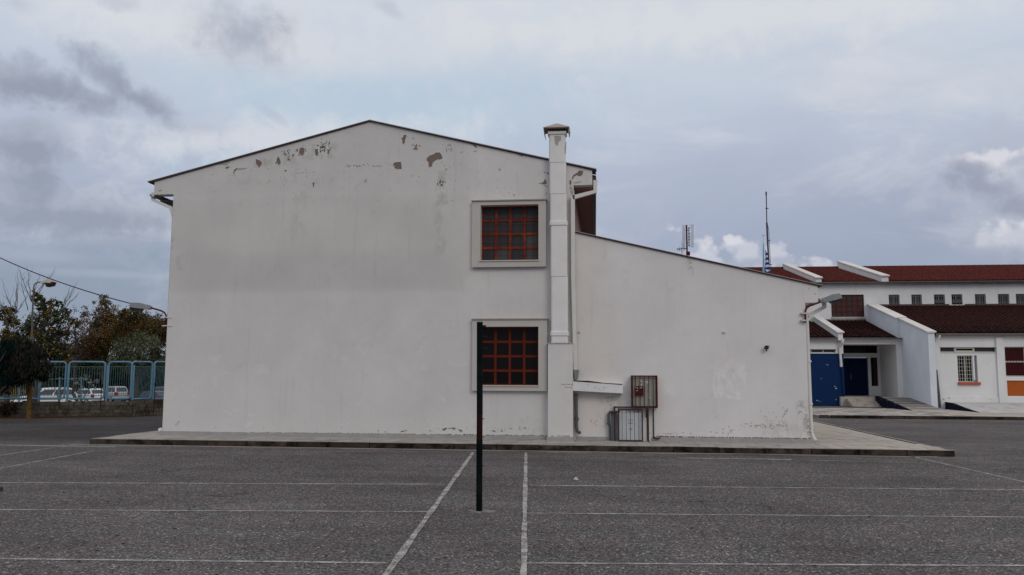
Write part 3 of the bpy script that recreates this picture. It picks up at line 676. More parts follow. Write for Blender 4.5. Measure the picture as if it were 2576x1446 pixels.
b = MB(); b.tube([(4.70, yr, 3.17), (4.72, yr, .35), (4.76, yr-.05, .22), (4.80, yr-.1, .17)], .045, 10); b.build('pipe_length', M['whitepipe'], o)
for z in (1.0, 2.0): 
    b = MB(); b.tube([(4.72, yr, z), (4.72, yr, z+.04)], .056, 10); b.build('clamp', M['whitepipe'], o)
# small wall pieces
def wallbit(name, px, py, w, h, d, m, label=None, parent=school):
    p = q(px, py, YF); b = MB(); b.box(p.x-w/2, p.x+w/2, YF-d, YF-.001, p.z-h/2, p.z+h/2); o = b.build(name, M[m], parent, bevel=min(w, h)*.2)
    return o
wallbit('wall_socket', 1457, 835, .05, .04, .04, 'surround'); wallbit('wall_socket', 1821, 835, .055, .045, .05, 'cream')
wallbit('roof_hatch', 2, 2, .01, .01, .01, 'cream') if False else None
p = q(1928, 874, YF-.08); b = MB()
b.tube([(p.x, YF, p.z), (p.x, YF-.1, p.z)], .035, 10); b.tube([(p.x, YF-.1, p.z), (p.x, YF-.13, p.z)], .05, 10); b.tube([(p.x, YF-.07, p.z), (p.x, YF-.08, p.z-.09)], .014, 6); b.tube([(p.x-.05, YF-.115, p.z+.03), (p.x+.07, YF-.115, p.z+.035)], .008, 6)
tag(b.build('wall_valve', M['rust']), 'small rusty valve knob sticking out of the white wing wall', 'valve')

# peeled paint
def zz(base, sc_): return lambda pts: [((base[0]+x/sc_)*.6289, (base[1]+y/sc_)*.6287) for x, y in pts]
Z7 = zz((500, 450), 2.576); Z8 = zz((1400, 450), 2.576); ZB = zz((1500, 1650), 3.214)
lvl = [0]
def patch(pts, m='exposed', parent=school, y=YF, name='peeled_patch'):
    # subdivide outline with jitter for a ragged edge
    o = []; n = len(pts)
    for i in range(n):
        a, c = pts[i], pts[(i+1) % n]; L = math.hypot(c[0]-a[0], c[1]-a[1])
        o.append(a); k = int(L/2.2)
        for j in range(1, k+1):
            t = j/(k+1); o.append((a[0]+(c[0]-a[0])*t+rnd.uniform(-.55, .55), a[1]+(c[1]-a[1])*t+rnd.uniform(-.55, .55)))
    lvl[0] += 1; yy = y-.004-.0004*(lvl[0] % 5)
    P3 = [q(a, c, yy) for a, c in o]; b = MB(); b.prism(P3, (0, .003, 0), 0)
    if m == 'exposed':       # the curled paint edge round the bare plaster, lying a little proud
        cx_ = sum(a for a, c in o)/len(o); cy_ = sum(c for a, c in o)/len(o)
        for i in range(len(o)):
            a, c = o[i], o[(i+1) % len(o)]
            if rnd.random() < .35: continue
            g = lambda p_, k_: (cx_+(p_[0]-cx_)*k_+.0, cy_+(p_[1]-cy_)*k_)
            k1 = 1+1.1/max(3., math.hypot(a[0]-cx_, a[1]-cy_)); k2 = 1+1.1/max(3., math.hypot(c[0]-cx_, c[1]-cy_))
            b.poly([q(*a, yy-.006), q(*c, yy-.006), q(*g(c, k2), yy), q(*g(a, k1), yy)], 1)
    return b.build(name, [M[m], M['paintedge']], parent)
for pts in ([(1350,478),(1370,485),(1385,490),(1408,505),(1412,530),(1395,545),(1385,567),(1375,560),(1372,545),(1350,530)],
            [(1580,452),(1592,470),(1604,500),(1605,522),(1585,542),(1578,535),(1570,515),(1545,530),(1560,500),(1563,475)],
            [(1800,365),(1830,358),(1850,370),(1848,410),(1835,440),(1818,440),(1810,425),(1790,435),(1795,400)],
            [(1957,372),(1985,370),(1988,390),(1995,410),(1985,440),(1965,440),(1955,410)],
            [(1120,635),(1118,600),(1135,578),(1165,570),(1165,580),(1140,595),(1128,610),(1127,635)],
            [(2085,375),(2112,378),(2110,388),(2098,388),(2103,400),(2098,432),(2085,420),(2088,400)],
            [(1675,458),(1685,458),(1690,478),(1705,482),(1700,492),(1676,492)], [(1720,440),(1738,422),(1742,434),(1724,456)], [(1768,372),(1784,372),(1780,402),(1766,398)],
            [(1645,590),(1668,592),(1655,610),(1643,602)], [(1932,720),(1952,718),(1948,765),(1938,765)], [(1030,566),(1062,556),(1072,545),(1078,560),(1056,576),(1036,574)],
            [(2100,300),(2110,300),(2108,330),(2100,330)]): patch(Z7(pts))
for pts in ([(955,532),(1085,498),(1080,515),(1060,520),(1050,545),(1020,540)], [(340,798),(372,792),(382,802),(362,814),(344,806)], [(1410,570),(1250,570),(1160,572),(1165,590),(1200,592),(1225,578),(1255,580)][1:],): patch(Z7(pts), 'exposed2')
for pts in ([(555,230),(570,225),(590,240),(575,250),(572,275),(558,320),(540,318),(540,285),(530,262),(545,255)],
            [(650,370),(675,365),(672,335),(685,320),(690,325),(685,360),(700,380),(665,382)],
            [(790,470),(825,440),(860,430),(885,410),(930,412),(945,440),(952,470),(925,482),(895,482),(870,500),(850,520),(838,560),(815,560),(808,530),(812,510),(790,495)],
            [(450,520),(480,508),(525,506),(530,545),(533,580),(475,580),(455,565),(458,545),(440,548)],
            [(1228,320),(1300,338),(1308,362),(1290,360),(1275,342)], [(1725,430),(1790,445),(1775,453),(1750,443)],
            [(1940,730),(1975,722),(1998,715),(2005,690),(2018,688),(2025,730),(2000,740),(1975,732)], [(2028,618),(2048,615),(2040,635),(2030,634)], [(1997,620),(2008,607),(2012,625)], [(1950,625),(1958,624),(1960,636)],
            [(2285,680),(2300,645),(2340,618),(2365,595),(2405,600),(2395,640),(2370,655),(2335,645),(2310,660),(2295,690)], [(2262,700),(2280,690),(2280,735),(2268,752),(2262,730)], [(1984,380),(985,360),(1000,395),(995,405)][1:], [(640,262),(660,262),(655,270)]): patch(Z8(pts))
for pts in ([(2265,760),(2280,755),(2295,790),(2290,825),(2270,820)], [(2290,722),(2380,708),(2395,716),(2330,730)], [(1530,600),(1535,565),(1550,575),(1552,595)], [(1270,395),(1305,392),(1300,405),(1285,406)], [(1130,408),(1165,400),(1150,418)], [(150,690),(165,682),(175,705),(165,720),(138,715)], [(1676,840),(1700,845),(1700,858),(1690,860)], [(2012,828),(2026,824),(2030,838),(2016,844)], [(1040,370),(1055,362),(1052,395),(1036,400)], [(2500,0),(2501,0),(2501,1)][:0]):
    if pts: patch(Z8(pts), 'exposed2')
for pts in ([(865,210),(900,195),(930,195),(920,215),(895,230),(865,228)], [(940,200),(1030,192),(1037,218),(1010,218),(985,205),(945,208)], [(1060,205),(1080,215),(1100,220),(1130,235),(1105,255),(1085,230)], [(320,250),(350,232),(420,232),(380,240),(345,252)], [(1508,225),(1530,225),(1555,250),(1520,246)], [(1615,232),(1640,232),(1640,248),(1620,246)], [(700,228),(722,228),(714,248)], [(120,245),(145,245),(135,262)]): patch(ZB(pts))
for pts in ([(1915,195),(1945,192),(1945,214),(1925,216)], [(1965,202),(1978,202),(1975,224)], [(30,225),(52,225),(52,244),(34,244)], [(1850,200),(1862,200),(1862,222),(1852,220)]): patch(ZB(pts), 'exposed2')
patch(Z8([(2105,240),(2175,238),(2170,290),(2150,300),(2140,340),(2120,330),(2108,290)]), 'exposed2', school, fy0-.001, 'stain_patch'); patch(Z8([(2222,300),(2228,300),(2226,420),(2218,420),(2214,380)]), 'exposed2', school, fy0-.001, 'stain_patch')
# scattered chips
def chips(clusters, m, name='paint_chip', seed=3):
    r = random.Random(seed); b = MB()
    for (cx_, cy_, sx, sy, n, s0, s1) in clusters:
        for _ in range(n):
            px, py = r.gauss(cx_, sx), r.gauss(cy_, sy); s = r.uniform(s0, s1); k = r.randint(5, 8); a0 = r.uniform(0, 6); st = r.uniform(.5, 1.6)
            s *= 1.2; pts = [q(px+s*st*math.cos(a0+6.283*i/k)*r.uniform(.5, 1.2), py+s/st*math.sin(a0+6.283*i/k)*r.uniform(.5, 1.2), YF-.0035-.0001*r.randint(0, 9)) for i in range(k)]
            if pts[0].z < .23 or pts[0].z > roofz(pts[0].x)-.12: continue
            b.prism(pts, (0, .002, 0))
    return b.build(name, M[m], school, kind='stuff')
chips([(812, 367, 5, 8, 45, .5, 1.9), (760, 380, 6, 8, 25, .5, 1.6), (722, 385, 7, 6, 28, .5, 1.7), (1113, 462, 6, 5, 9, .5, 2.2), (1108, 458, 3, 3, 4, 1, 2.5), (900, 417, 15, 2.5, 18, .5, 1.5), (1372, 463, 7, 5, 8, .6, 1.8), (828, 375, 3, 12, 10, .5, 1.4), (1047, 367, 8, 4, 8, .5, 1.6), (1128, 373, 6, 6, 8, .5, 1.6)], 'mould', 'mould_spots')
chips([(600, 430, 30, 14, 18, .5, 1.6), (720, 440, 40, 14, 26, .5, 1.5), (760, 470, 120, 30, 30, .4, 1.3), (1000, 430, 90, 25, 40, .4, 1.4), (1130, 430, 12, 30, 30, .4, 1.6), (1200, 420, 60, 20, 30, .4, 1.3), (1300, 480, 40, 12, 18, .5, 1.6), (900, 600, 260, 120, 14, .3, .9), (700, 900, 200, 120, 14, .4, 1.0), (447, 1062, 4, 5, 9, .6, 1.6), (436, 610, 3, 10, 8, .6, 1.8), (1270, 1078, 60, 3, 30, .5, 1.8), (900, 1075, 250, 4, 22, .4, 1.5), (1530, 1065, 40, 12, 16, .5, 1.6)], 'exposed2', 'paint_chip', 5)
chips([(1915, 1070, 28, 3, 45, .5, 1.9), (1830, 1085, 16, 5, 26, .5, 1.8), (1965, 1070, 25, 5, 26, .5, 1.8), (1975, 1035, 5, 10, 16, .5, 1.9), (2030, 1065, 4, 14, 30, .6, 2.2), (2012, 1015, 5, 9, 18, .8, 2.4), (1940, 1048, 12, 12, 16, .5, 1.5), (1725, 650, 4, 5, 10, .5, 1.6), (1735, 672, 4, 6, 10, .6, 2.), (1540, 1010, 12, 16, 16, 1, 2.6), (1500, 1060, 6, 6, 6, .6, 2.2), (2040, 700, 8, 20, 14, .6, 2.)], 'exposed2', 'paint_chip', 8)
chips([(1912, 1072, 26, 3, 12, .5, 1.4), (2036, 1080, 3, 10, 20, .5, 1.6), (1700, 1090, 90, 1.5, 20, .4, 1.3), (1400, 1000, 3, 50, 5, .4, 1.)], 'exposed', 'paint_chip', 9)
# ragged dark line above the plinth and round the surrounds
def crack(pxa, pya, pxb, pyb, m='exposed', dens=.8, th=1.0, seed=1, y=YF):
    r = random.Random(seed); b = MB(); n = int(abs(pxb-pxa)/7)
    for i in range(n):
        if r.random() > dens: continue
        t0, t1 = i/n, (i+r.uniform(.6, 1.1))/n; f = lambda t: (pxa+(pxb-pxa)*t, pya+(pyb-pya)*t+r.uniform(-.6, .6))
        a, c = f(t0), f(min(t1, 1)); h_ = th*r.uniform(.4, 1.2)
        b.prism([q(a[0], a[1]+h_/2, y-.005), q(c[0], c[1]+h_/2, y-.005), q(c[0], c[1]-h_/2, y-.005), q(a[0], a[1]-h_/2*r.random(), y-.005)], (0, .003, 0))
    b.build('paint_crack', M[m], school, kind='stuff')
crack(412, 1086.3, 800, 1089.2, 'exposed', .9, 2.8, 1); crack(800, 1089.2, 1376, 1095.5, 'exposed', .85, 3.0, 2); crack(1650, 1097.5, 2040, 1103, 'exposed', .92, 3.4, 3); crack(1386, 1096.5, 1440, 1097, 'exposed', .8, 2.4, 21, 20.02)
crack(870, 417.5, 960, 417, 'exposed', .5, 1.6, 4); crack(700, 437, 800, 432, 'exposed2', .5, 1.2, 5); crack(1155, 735, 1170, 735, 'exposed2', .5, 1., 6)
crack(1560, 975, 1561, 1010, 'exposed2', .5, 1., 7)
# ------------------------------------------------------------------ things on the wing wall
# concrete box shelf
yb0 = 20.02
b = MB(); A, B_, C_, D_ = q(1441, 958, yb0), q(1567, 967, yb0), q(1567, 990, yb0), q(1441, 983, yb0)
b.prism([D_, C_, B_, A], (0, YF-.003-yb0, 0))
shelf = tag(b.build('concrete_shelf', M['white'], bevel=.01), 'white painted concrete shelf jutting from the wing wall beside the pillar', 'shelf')
b = MB(); b.prism([q(1443, 956.8, yb0-.004), q(1480, 957.5, yb0-.004), q(1520, 963, yb0-.004), q(1565, 965.5, yb0-.004), q(1566, 968, yb0-.004), q(1443, 959, yb0-.004)][::-1], (0, .1, 0)); b.build('rusty_edge', M['rust'], shelf)
r2 = random.Random(4); b = MB()
for px, py, w_, h_ in ((1498, 972, 3, .8), (1496, 974, 1, 3), (1505, 977, 3, 1), (1517, 974, 4, .9), (1520, 973, 1, 3.5), (1526, 974.5, 3, .8), (1557, 970, 1.4, 1.4), (1477, 966.5, 4, .8), (1468, 980, 3, .8), (1514, 980, 2, .8)):
    b.prism([q(px, py+h_, yb0-.002), q(px+w_, py+h_*.7, yb0-.002), q(px+w_, py, yb0-.002), q(px, py, yb0-.002)], (0, .0015, 0))
b.build('scratch', M['greypipe'], shelf, kind='stuff')
# dashes scratched on the pillar
b = MB()
for px, py in ((1412, 966.5), (1418, 967.2), (1424, 966.2), (1430, 966.8), (1437, 967.3), (1421, 973.5), (1427, 974), (1434, 974.6)):
    b.prism([q(px, py+.7, 20.016), q(px+3.6, py+.8, 20.016), q(px+3.6, py-.5, 20.016), q(px, py-.6, 20.016)], (0, .003, 0))
b.build('red_mark', M['redsteel'], school, kind='stuff')
# upper red meter cage
def cage(name, label, x0, x1, z0, z1, y0, y1, fm, panel, nb, cat='meter box', bt=.012, ft=.03):
    t = thing(name, label, cat, ((x0+x1)/2, y1, z0))
    b = MB()
    for xx in (x0, x1-ft):
        b.box(xx, xx+ft, y0, y0+ft, z0, z1)
        b.box(xx, xx+ft, y1-ft, y1, z0, z1)
        b.box(xx, xx+ft, y0+ft, y1-ft, z0, z0+ft); b.box(xx, xx+ft, y0+ft, y1-ft, z1-ft, z1)
    b.box(x0+ft, x1-ft, y0, y0+ft, z0, z0+ft); b.box(x0+ft, x1-ft, y0, y0+ft, z1-ft, z1)
    b.build('frame', M[fm], t)
    for i in range(1, nb+1):
        xx = x0+(x1-x0)*i/(nb+1); b = MB(); b.box(xx-bt/2, xx+bt/2, y0+.006, y0+.02, z0+ft, z1-ft); b.build('bar', M[fm], t)
    b = MB(); b.box(x0+ft+.005, x1-ft-.005, y0+.06, y1-.005, z0+ft+.005, z1-ft-.005); b.build('cabinet', M[panel], t)
    return t
ya = 20.0
A, B_ = q(1588, 944, ya), q(1655, 1026, ya)
mt_ = cage('meter_cage', 'dark red barred cage holding a grey meter box, upper one on the wing wall', A.x, B_.x, B_.z, A.z, ya, YF, 'redsteel', 'meterpanel', 5, bt=.017, ft=.036)
b = MB(); a_, c_ = q(1597, 971, ya-.006), q(1619, 995, ya-.006); b.box(a_.x, c_.x, ya-.008, ya-.001, c_.z, a_.z); pl = b.build('lock_plate', M['redsteel'], mt_)
b = MB(); r2 = random.Random(5)
for px, py, w_, h_ in ((1599, 973, .9, 3), (1602.5, 974, 2.4, .8), (1604, 974, .8, 3.4), (1603, 977, 2, .7), (1608, 975.5, 1.8, .7), (1611.5, 973, .8, 3.6), (1612, 974.6, 2.4, .7), (1614.6, 973, .8, 3.2), (1600.5, 982, 4, .9)):
    b.prism([q(px, py+h_, ya-.009), q(px+w_, py+h_, ya-.009), q(px+w_, py, ya-.009), q(px, py, ya-.009)], (0, .0012, 0))
b.build('scratched_letters', M['cabinet'], pl, kind='stuff')
b = MB(); 
for px, py, r_ in ((1631, 953, 1.6), (1607.5, 952, 1.4), (1613, 958, 2), (1613, 968, 2), (1628, 961, 3), (1634, 1000, 1.3), (1622, 959, 1.5)):
    b.prism([q(px+r_*math.cos(6.28*i/6)*rnd.uniform(.6, 1.2), py+r_*1.4*math.sin(6.28*i/6)*rnd.uniform(.6, 1.2), ya+.056) for i in range(6)][::-1], (0, .003, 0))
b.build('sticker_scrap', M['cabinet'], mt_, kind='stuff')
# lower rusty cage
A, B_ = q(1549, 1026, ya-.05), q(1631, 1108, ya-.05)
yc = ya-.05
lc = thing('gas_cage', 'rusty steel cage with a white dented gas cabinet standing on the pavement', 'gas cabinet', ((A.x+B_.x)/2, YF, .13))
zt1 = A.z; x0, x1 = A.x, B_.x
b = MB(); ft = .032
for xx in (x0-.045, x1-ft+.02):
    b.box(xx, xx+ft, yc+.05, yc+.05+ft, .13, zt1+.03); b.box(xx, xx+ft, YF-.03, YF, .13, zt1+.03); b.box(xx, xx+ft, yc+.05+ft, YF-.03, zt1, zt1+.03)
b.box(x0-.045, x1+.06, yc+.03, yc+.05, zt1, zt1+.035); b.build('frame', M['rust'], lc)
b = MB(); dx0, dx1, dz0, dz1 = q(1552, 1030, yc).x+.02, q(1613+4, 1030, yc).x, .135, zt1-.01
b.box(dx0, dx0+.03, yc, yc+.03, dz0, dz1); b.box(dx1-.03, dx1, yc, yc+.03, dz0, dz1); b.box(dx0+.03, dx1-.03, yc, yc+.03, dz0, dz0+.03); b.box(dx0+.03, dx1-.03, yc, yc+.03, dz1-.03, dz1); dr = b.build('door', M['wire'], lc)
for i in range(1, 6):
    xx = dx0+(dx1-dx0)*i/6; b = MB(); b.box(xx-.007, xx+.007, yc+.006, yc+.02, dz0+.03, dz1-.03); b.build('bar', M['wire'], dr)
b = MB(); b.box(dx0+.03, dx1-.03, yc+.09, YF-.02, .16, dz1-.10); cb = b.build('cabinet', M['cabinet'], lc, bevel=.01)
b = MB(); xm = (dx0+dx1)/2
for (a_, c_, z_, h_) in ((xm-.055, xm+.06, .62, .012), (xm-.055, xm+.06, .55, .012), (xm-.03, xm+.05, .40, .008), (xm-.03, xm+.05, .43, .008)): b.box(a_, c_, yc+.085, yc+.089, z_, z_+h_)
b.box(xm-.02, xm-.008, yc+.085, yc+.089, .80, .86); b.box(xm-.015, xm-.005, yc+.085, yc+.089, .76, .78); b.build('label_marks', M['greypipe'], cb)
b = MB(); b.tube([(dx0+.02, yc+.16, dz1-.04), (dx1-.02, yc+.16, dz1-.045)], .016, 8); b.build('gas_pipe', M['lampgrey'], lc)
b = MB(); b.box(x1-.05, x1+.0, yc+.06, yc+.15, zt1-.22, zt1-.05); b.build('regulator', M['rust'], lc)
# grey side board and bent grey pipe
b = MB(); A, B_ = q(1541, 1035, 20.2), q(1552, 1105, 20.2); b.box(A.x-.03, B_.x, YF-.06, YF-.005, .13, A.z); b.build('side_board', M['shadegrey'], lc)
b = MB(); yp = YF-.12; P0 = q(1560, 1036, yp); P1 = q(1535, 1036, yp); P2 = q(1531, 1041, yp)
b.tube([P0, P1, P2, q(1531, 1065, yp), q(1534, 1072, yp), (q(1534, 1080, yp).x, yp, .13)], .032, 10); b.tube([q(1531, 1062, yp), q(1531.4, 1068, yp)], .041, 10)
tag(b.build('bent_pipe', M['greypipe'], smooth=False), 'grey plastic pipe bent down to the pavement left of the gas cage', 'pipe')
b = MB(); yp = YF-.03; b.tube([q(1643.5, 1026, yp), q(1644.5, 1098, yp), q(1646, 1101, yp-.04)], .013, 8); b.tube([q(1644, 1098, yp-.02), q(1650, 1103, yp-.08), q(1657, 1103.5, yp-.08), q(1660, 1100, yp-.08)], .02, 8)
tag(b.build('thin_pipe', M['rust']), 'thin rusty conduit running down from the red meter cage', 'pipe')

# ------------------------------------------------------------------ wall lamps
def lampL(pts_arm, head, name, label, y, flip):
    t = thing(name, label, 'lamp', tuple(q(*pts_arm[-1], y)), group='lamps on bent arms at the building corners')
    b = MB(); b.tube([q(a, c, y) for a, c in pts_arm], .022, 8); b.build('arm', M['redarm'], t, smooth=True)
    (ax, ay), (bx, by), th = head
    a = q(ax, ay, y); c = q(bx, by, y); d = (c-a); L = d.length; d.normalize(); n = Vector((0, 0, 1)); n = (n-d*n.dot(d)).normalized(); s = d.cross(n).normalized()
    def ring(f, w_, up, dn): p = a+d*L*f; return [p-s*w_+n*dn, p+s*w_+n*dn, p+s*w_*.8+n*up, p-s*w_*.8+n*up]
    rg = [ring(0, .05, .03*th, -.03*th), ring(.12, .09, .055*th, -.05*th), ring(.6, .12, .085*th, -.055*th), ring(.93, .11, .07*th, -.05*th), ring(1, .06, .02*th, -.04*th)]
    b = MB()
    for r_ in rg: b.v += [tuple(v) for v in r_]
    for i in range(len(rg)-1):
        for k in range(4): b.f.append((i*4+k, i*4+(k+1) % 4, i*4+4+(k+1) % 4, i*4+4+k)); b.mi.append(0)
    b.f += [(3, 2, 1, 0), (16, 17, 18, 19)]; b.mi += [0, 0]
    b.build('head', M['lampgrey'], t, bevel=.012)
    b = MB(); p = a+d*L*.38
    g0 = [a+d*L*f+s*w_ + n*(-.056*th+z_) for f, w_, z_ in ((.40, -.09, 0), (.95, -.08, .01), (.95, .08, .01), (.40, .09, 0))]; g1 = [a+d*L*f+s*w_ + n*(-.10*th) for f, w_ in ((.46, -.07), (.88, -.06), (.88, .06), (.46, .07))]
    b.hexa([*g1, *g0]); b.build('lens', M['lampdark'], t)
    return t
lt = lampL([(380, 774), (404, 781), (414, 786), (418, 795), (418, 825)], ((381, 774), (329, 768), 1.1), 'wall_lamp', 'grey lamp on a red bent arm at the left corner of the gable building', YF+.15, 0)
for py in (799, 820): 
    p = q(418, py, YF+.15); b = MB(); b.box(p.x-.02, q(432, py, YF-.02).x, YF-.02, YF-.008, p.z-.01, p.z+.01); b.box(p.x-.03, p.x-.01, YF-.02, YF+.17, p.z-.012, p.z+.012); b.build('clamp', M['whitepipe'], lt)
lt = lampL([(2062, 760), (2035, 770), (2028, 776), (2026, 784), (2026, 812)], ((2064, 758), (2116, 745), 1.1), 'wall_lamp', 'grey lamp on a rusty bent arm at the right corner of the wing', YF-.06, 1)
for py in (788, 806):
    p = q(2026, py, YF-.06); b = MB(); b.box(q(2014, py, YF-.03).x, p.x+.03, YF-.09, YF-.002, p.z-.018, p.z+.018); b.build('clamp', M['creamframe'], lt)
# cable
a = q(332, 764, YF+.2); c = q(-140, 575, YF+4); pts = []
for i in range(25):
    t = i/24; p = a.lerp(c, t); p.z -= .45*4*t*(1-t)*.5; pts.append(p)
b = MB(); b.tube(pts, .014, 6); tag(b.build('overhead_cable', M['cable']), 'black overhead cable sloping from the upper left down to the corner lamp', 'cable')

# ------------------------------------------------------------------ post
pb_ = G(1205.5, 1287); zt_p = Y(1204, 812, pb_.y).z
post = thing('court_post', 'dark green steel net post with rusty hooks standing on the asphalt', 'post', (pb_.x, pb_.y, 0))
r_ = .0385
b = MB(); b.tube([(pb_.x, pb_.y, 0), (pb_.x-.004, pb_.y, .88)], r_, 20); b.tube([(pb_.x-.004, pb_.y, 1.18), (pb_.x-.012, pb_.y, zt_p)], r_-.0005, 20); b.build('pole', M['postgreen'], post, smooth=False)
b = MB(); b.tube([(pb_.x-.004, pb_.y, .881), (pb_.x-.004, pb_.y, 1.179)], r_-.001, 20); b.build('worn_band', M['postred'], post)
b = MB(); b.tube([(pb_.x-.012, pb_.y, zt_p), (pb_.x-.012, pb_.y, zt_p+.012)], r_+.001, 20); b.build('top_plate', M['rust'], post)
for z in (.55, .90, 1.12): 
    b = MB(); b.tube([(pb_.x+r_-.01, pb_.y, z), (pb_.x+r_+.018, pb_.y-.004, z+.002)], .005, 6); b.build('hook', M['rust'], post)
b = MB(); b.box(pb_.x+.01, pb_.x+.066, pb_.y-.02, pb_.y+.02, zt_p-.055, zt_p-.03); b.build('hook', M['black'], post)
for py in (848, 877):
    z = Y(1215, py, pb_.y).z; b = MB(); b.tube([(pb_.x+.015, pb_.y-.01, z), (pb_.x+.075, pb_.y-.01, z)], .009, 8); b.tube([(pb_.x+.055, pb_.y-.01, z-.002), (pb_.x+.077, pb_.y-.01, z-.002)], .014, 8); b.build('hook', M['black'], post)
b = MB(); k = 14
b.prism([(pb_.x+.03+.17*math.cos(6.283*i/k)*rnd.uniform(.7, 1.15), pb_.y+.0+.09*math.sin(6.283*i/k)*rnd.uniform(.7, 1.1), 0) for i in range(k)], (0, 0, .012)); b.build('footing', M['gutterstrip'], post)

# litter on the court
def litter(px, py, size, m, label, cat, name, seed, group=None, n=9, flat=.5):
    r = random.Random(seed); p = G(px, py); b = MB()
    pts = [(r.uniform(-1, 1)*size, r.uniform(-1, 1)*size, r.uniform(0, flat)*size) for _ in range(n)]
    ring = [(size*math.cos(6.283*i/7)*r.uniform(.5, 1.1), size*.8*math.sin(6.283*i/7)*r.uniform(.5, 1.1), r.uniform(.001, .25)*size) for i in range(7)]
    top = (r.uniform(-.2, .2)*size, r.uniform(-.2, .2)*size, size*flat)
    for i in range(7):
        m1 = [(ring[i][j]+top[j])/2*r.uniform(.9, 1.1)+r.uniform(-.12, .12)*size*(j < 2) for j in range(3)]; m1[2] = abs(m1[2])+r.uniform(0, .35)*size*flat
        b.poly([ring[i], ring[(i+1) % 7], m1]); b.poly([m1, ring[(i+1) % 7], top]); b.poly([ring[i], m1, top])
    o = b.build(name, M[m]); o.location = (p.x, p.y, .003); tag(o, label, cat, group); return o
litter(1449, 1208, .045, 'paper', 'crumpled white paper lying on the asphalt right of the post', 'litter', 'paper_ball', 2, flat=1.1)
litter(1, 1236, .045, 'deadleaf', 'dark clump on the court standing in for near foliage at the left edge', 'leaf clump', 'leaf_clump', 3, flat=1.4)  # stands in for foliage close to the camera, modelled as a ground clump
lv = [(253, 1250), (270, 1264), (440, 1332), (295, 1349), (310, 1370), (243, 1388), (98, 1380), (200, 1414), (545, 1448), (424, 1436), (820, 1400), (1520, 1214), (1740, 1330), (2050, 1425), (560, 1250), (160, 1240), (620, 1180), (2430, 1260), (1570, 1250), (740, 1310), (1120, 1405), (2186, 1302), (1900, 1240)]
b = MB()
for (px, py) in lv:
    p = G(px, py); a_ = rnd.uniform(-.5, .5); L = rnd.uniform(.018, .032); w_ = L*.25; ca, sa = math.cos(a_), math.sin(a_)
    pt = lambda u, v, z: (p.x+u*ca-v*sa, p.y+u*sa+v*ca, z)
    b.poly([pt(-L, 0, .008), pt(0, -w_, .004), pt(L, 0, .012), pt(0, 0, .016)]); b.poly([pt(-L, 0, .008), pt(0, 0, .016), pt(L, 0, .012), pt(0, w_, .005)])
o = b.build('fallen_leaves', M['deadleaf']); o['kind'] = 'stuff'; o['label'] = 'dark curled leaves scattered over the asphalt court'

# ------------------------------------------------------------------ building with red roofs (right)
Y43, Y46, Y51, YR = 43.0, 46.6, 51.5, 60.4
B2 = thing('tiled_building', 'long white school wing with red tiled roofs and blue entrance', 'building', (16, Y43, 0))
def xz(px, py, y): p = Y(px, py, y); return p.x, p.z
XE = 30.0
x43 = xz(2350, 950, Y43)[0]; z43 = xz(2400, 842, Y43)[1]
z46 = xz(2200, 852, Y46)[1]; zu = xz(2300, 712, Y51)[1]
gz = KZ
# pavement in front
b = MB(); b.box(3, 40, 35.35, Y43+20, 0, KZ-.02); pav2 = b.build('far_pavement', M['bed']); pav2['kind'] = 'structure'
kerb(8.9, 26, 35.22, 0, pav2)
for i in range(4):   # rounded corner of the kerb
    a_ = R(90+22*i+11); o = link(kme, 'kerb_stone', pav2, (8.9+1.3*math.cos(a_)*.9-.1, 36.6-1.3*math.sin(a_), 0)); o.rotation_euler.z = -R(22*i+11); o.scale.x = .5
rest = MB(); s2 = MB(); s2.box(-.245, .245, -.245, .245, 0, .02); m2a = s2.mesh('paving_slab', M['slabwarm']); m2b = s2.mesh('paving_slab', M['slabdark'])
cnt = 0; 
for j in range(16):
    for i in range(34):
        x = 7.6+.5*i; y = 35.6+.5*j; dk = (x < 14.5 and (i+j*2) % 5 in (0, 1) and rnd.random() < .75)
        if y > Y46-.3 or (y > Y43-.3 and x > x43-.3): continue
        if cnt < 290 and x < 22 and j < 9:
            link(m2b if dk else m2a, 'paving_slab', pav2, (x, y, KZ-.02+rnd.uniform(-.003, .003))); cnt += 1
        else: rest.box(x-.245, x+.245, y-.245, y+.245, KZ-.02, KZ+rnd.uniform(-.002, .002), 1 if dk else 0)
rest.build('paving_slab', [M['slabwarm'], M['slabdark']], pav2, kind='stuff')

# front wing wall (y=43) with openings
def wall_with(x0, x1, z0, z1, y, t, holes, mt, name, parent):
    xs = sorted({x0, x1, *[h[0] for h in holes], *[h[1] for h in holes]}); b = MB()
    for a_, c_ in zip(xs[:-1], xs[1:]):
        hs = sorted([h for h in holes if h[0] <= a_+1e-6 and h[1] >= c_-1e-6], key=lambda h: h[2]); z = z0
        for h in hs: b.box(a_, c_, y, y+t, z, h[2]); z = h[3]
        b.box(a_, c_, y, y+t, z, z1)
    return b.build(name, mt, parent)
hs = [(*sorted((xz(2350, 878, Y43)[0], xz(2506, 878, Y43)[0])), xz(2430, 885, Y43)[1], xz(2430, 873, Y43)[1])]
hw_ = (xz(2409, 925, Y43)[0], xz(2459, 925, Y43)[0], xz(2432, 961, Y43)[1], xz(2432, 894, Y43)[1])
hr = (xz(2529, 910, Y43)[0], xz(2529, 910, Y43)[0]+1.9, xz(2550, 947, Y43)[1], xz(2550, 872, Y43)[1])
ho = (hr[0]+.02, hr[1], xz(2550, 996, Y43)[1], xz(2550, 957, Y43)[1])
wall_with(x43, XE, gz, z43, Y43, .3, [hs[0], hw_, hr, ho], M['white'], 'front_wall', B2)
b = MB(); b.box(ho[0], ho[1], Y43+.06, Y43+.1, ho[2], ho[3]); b.build('infill_panel', M['orange'], B2)
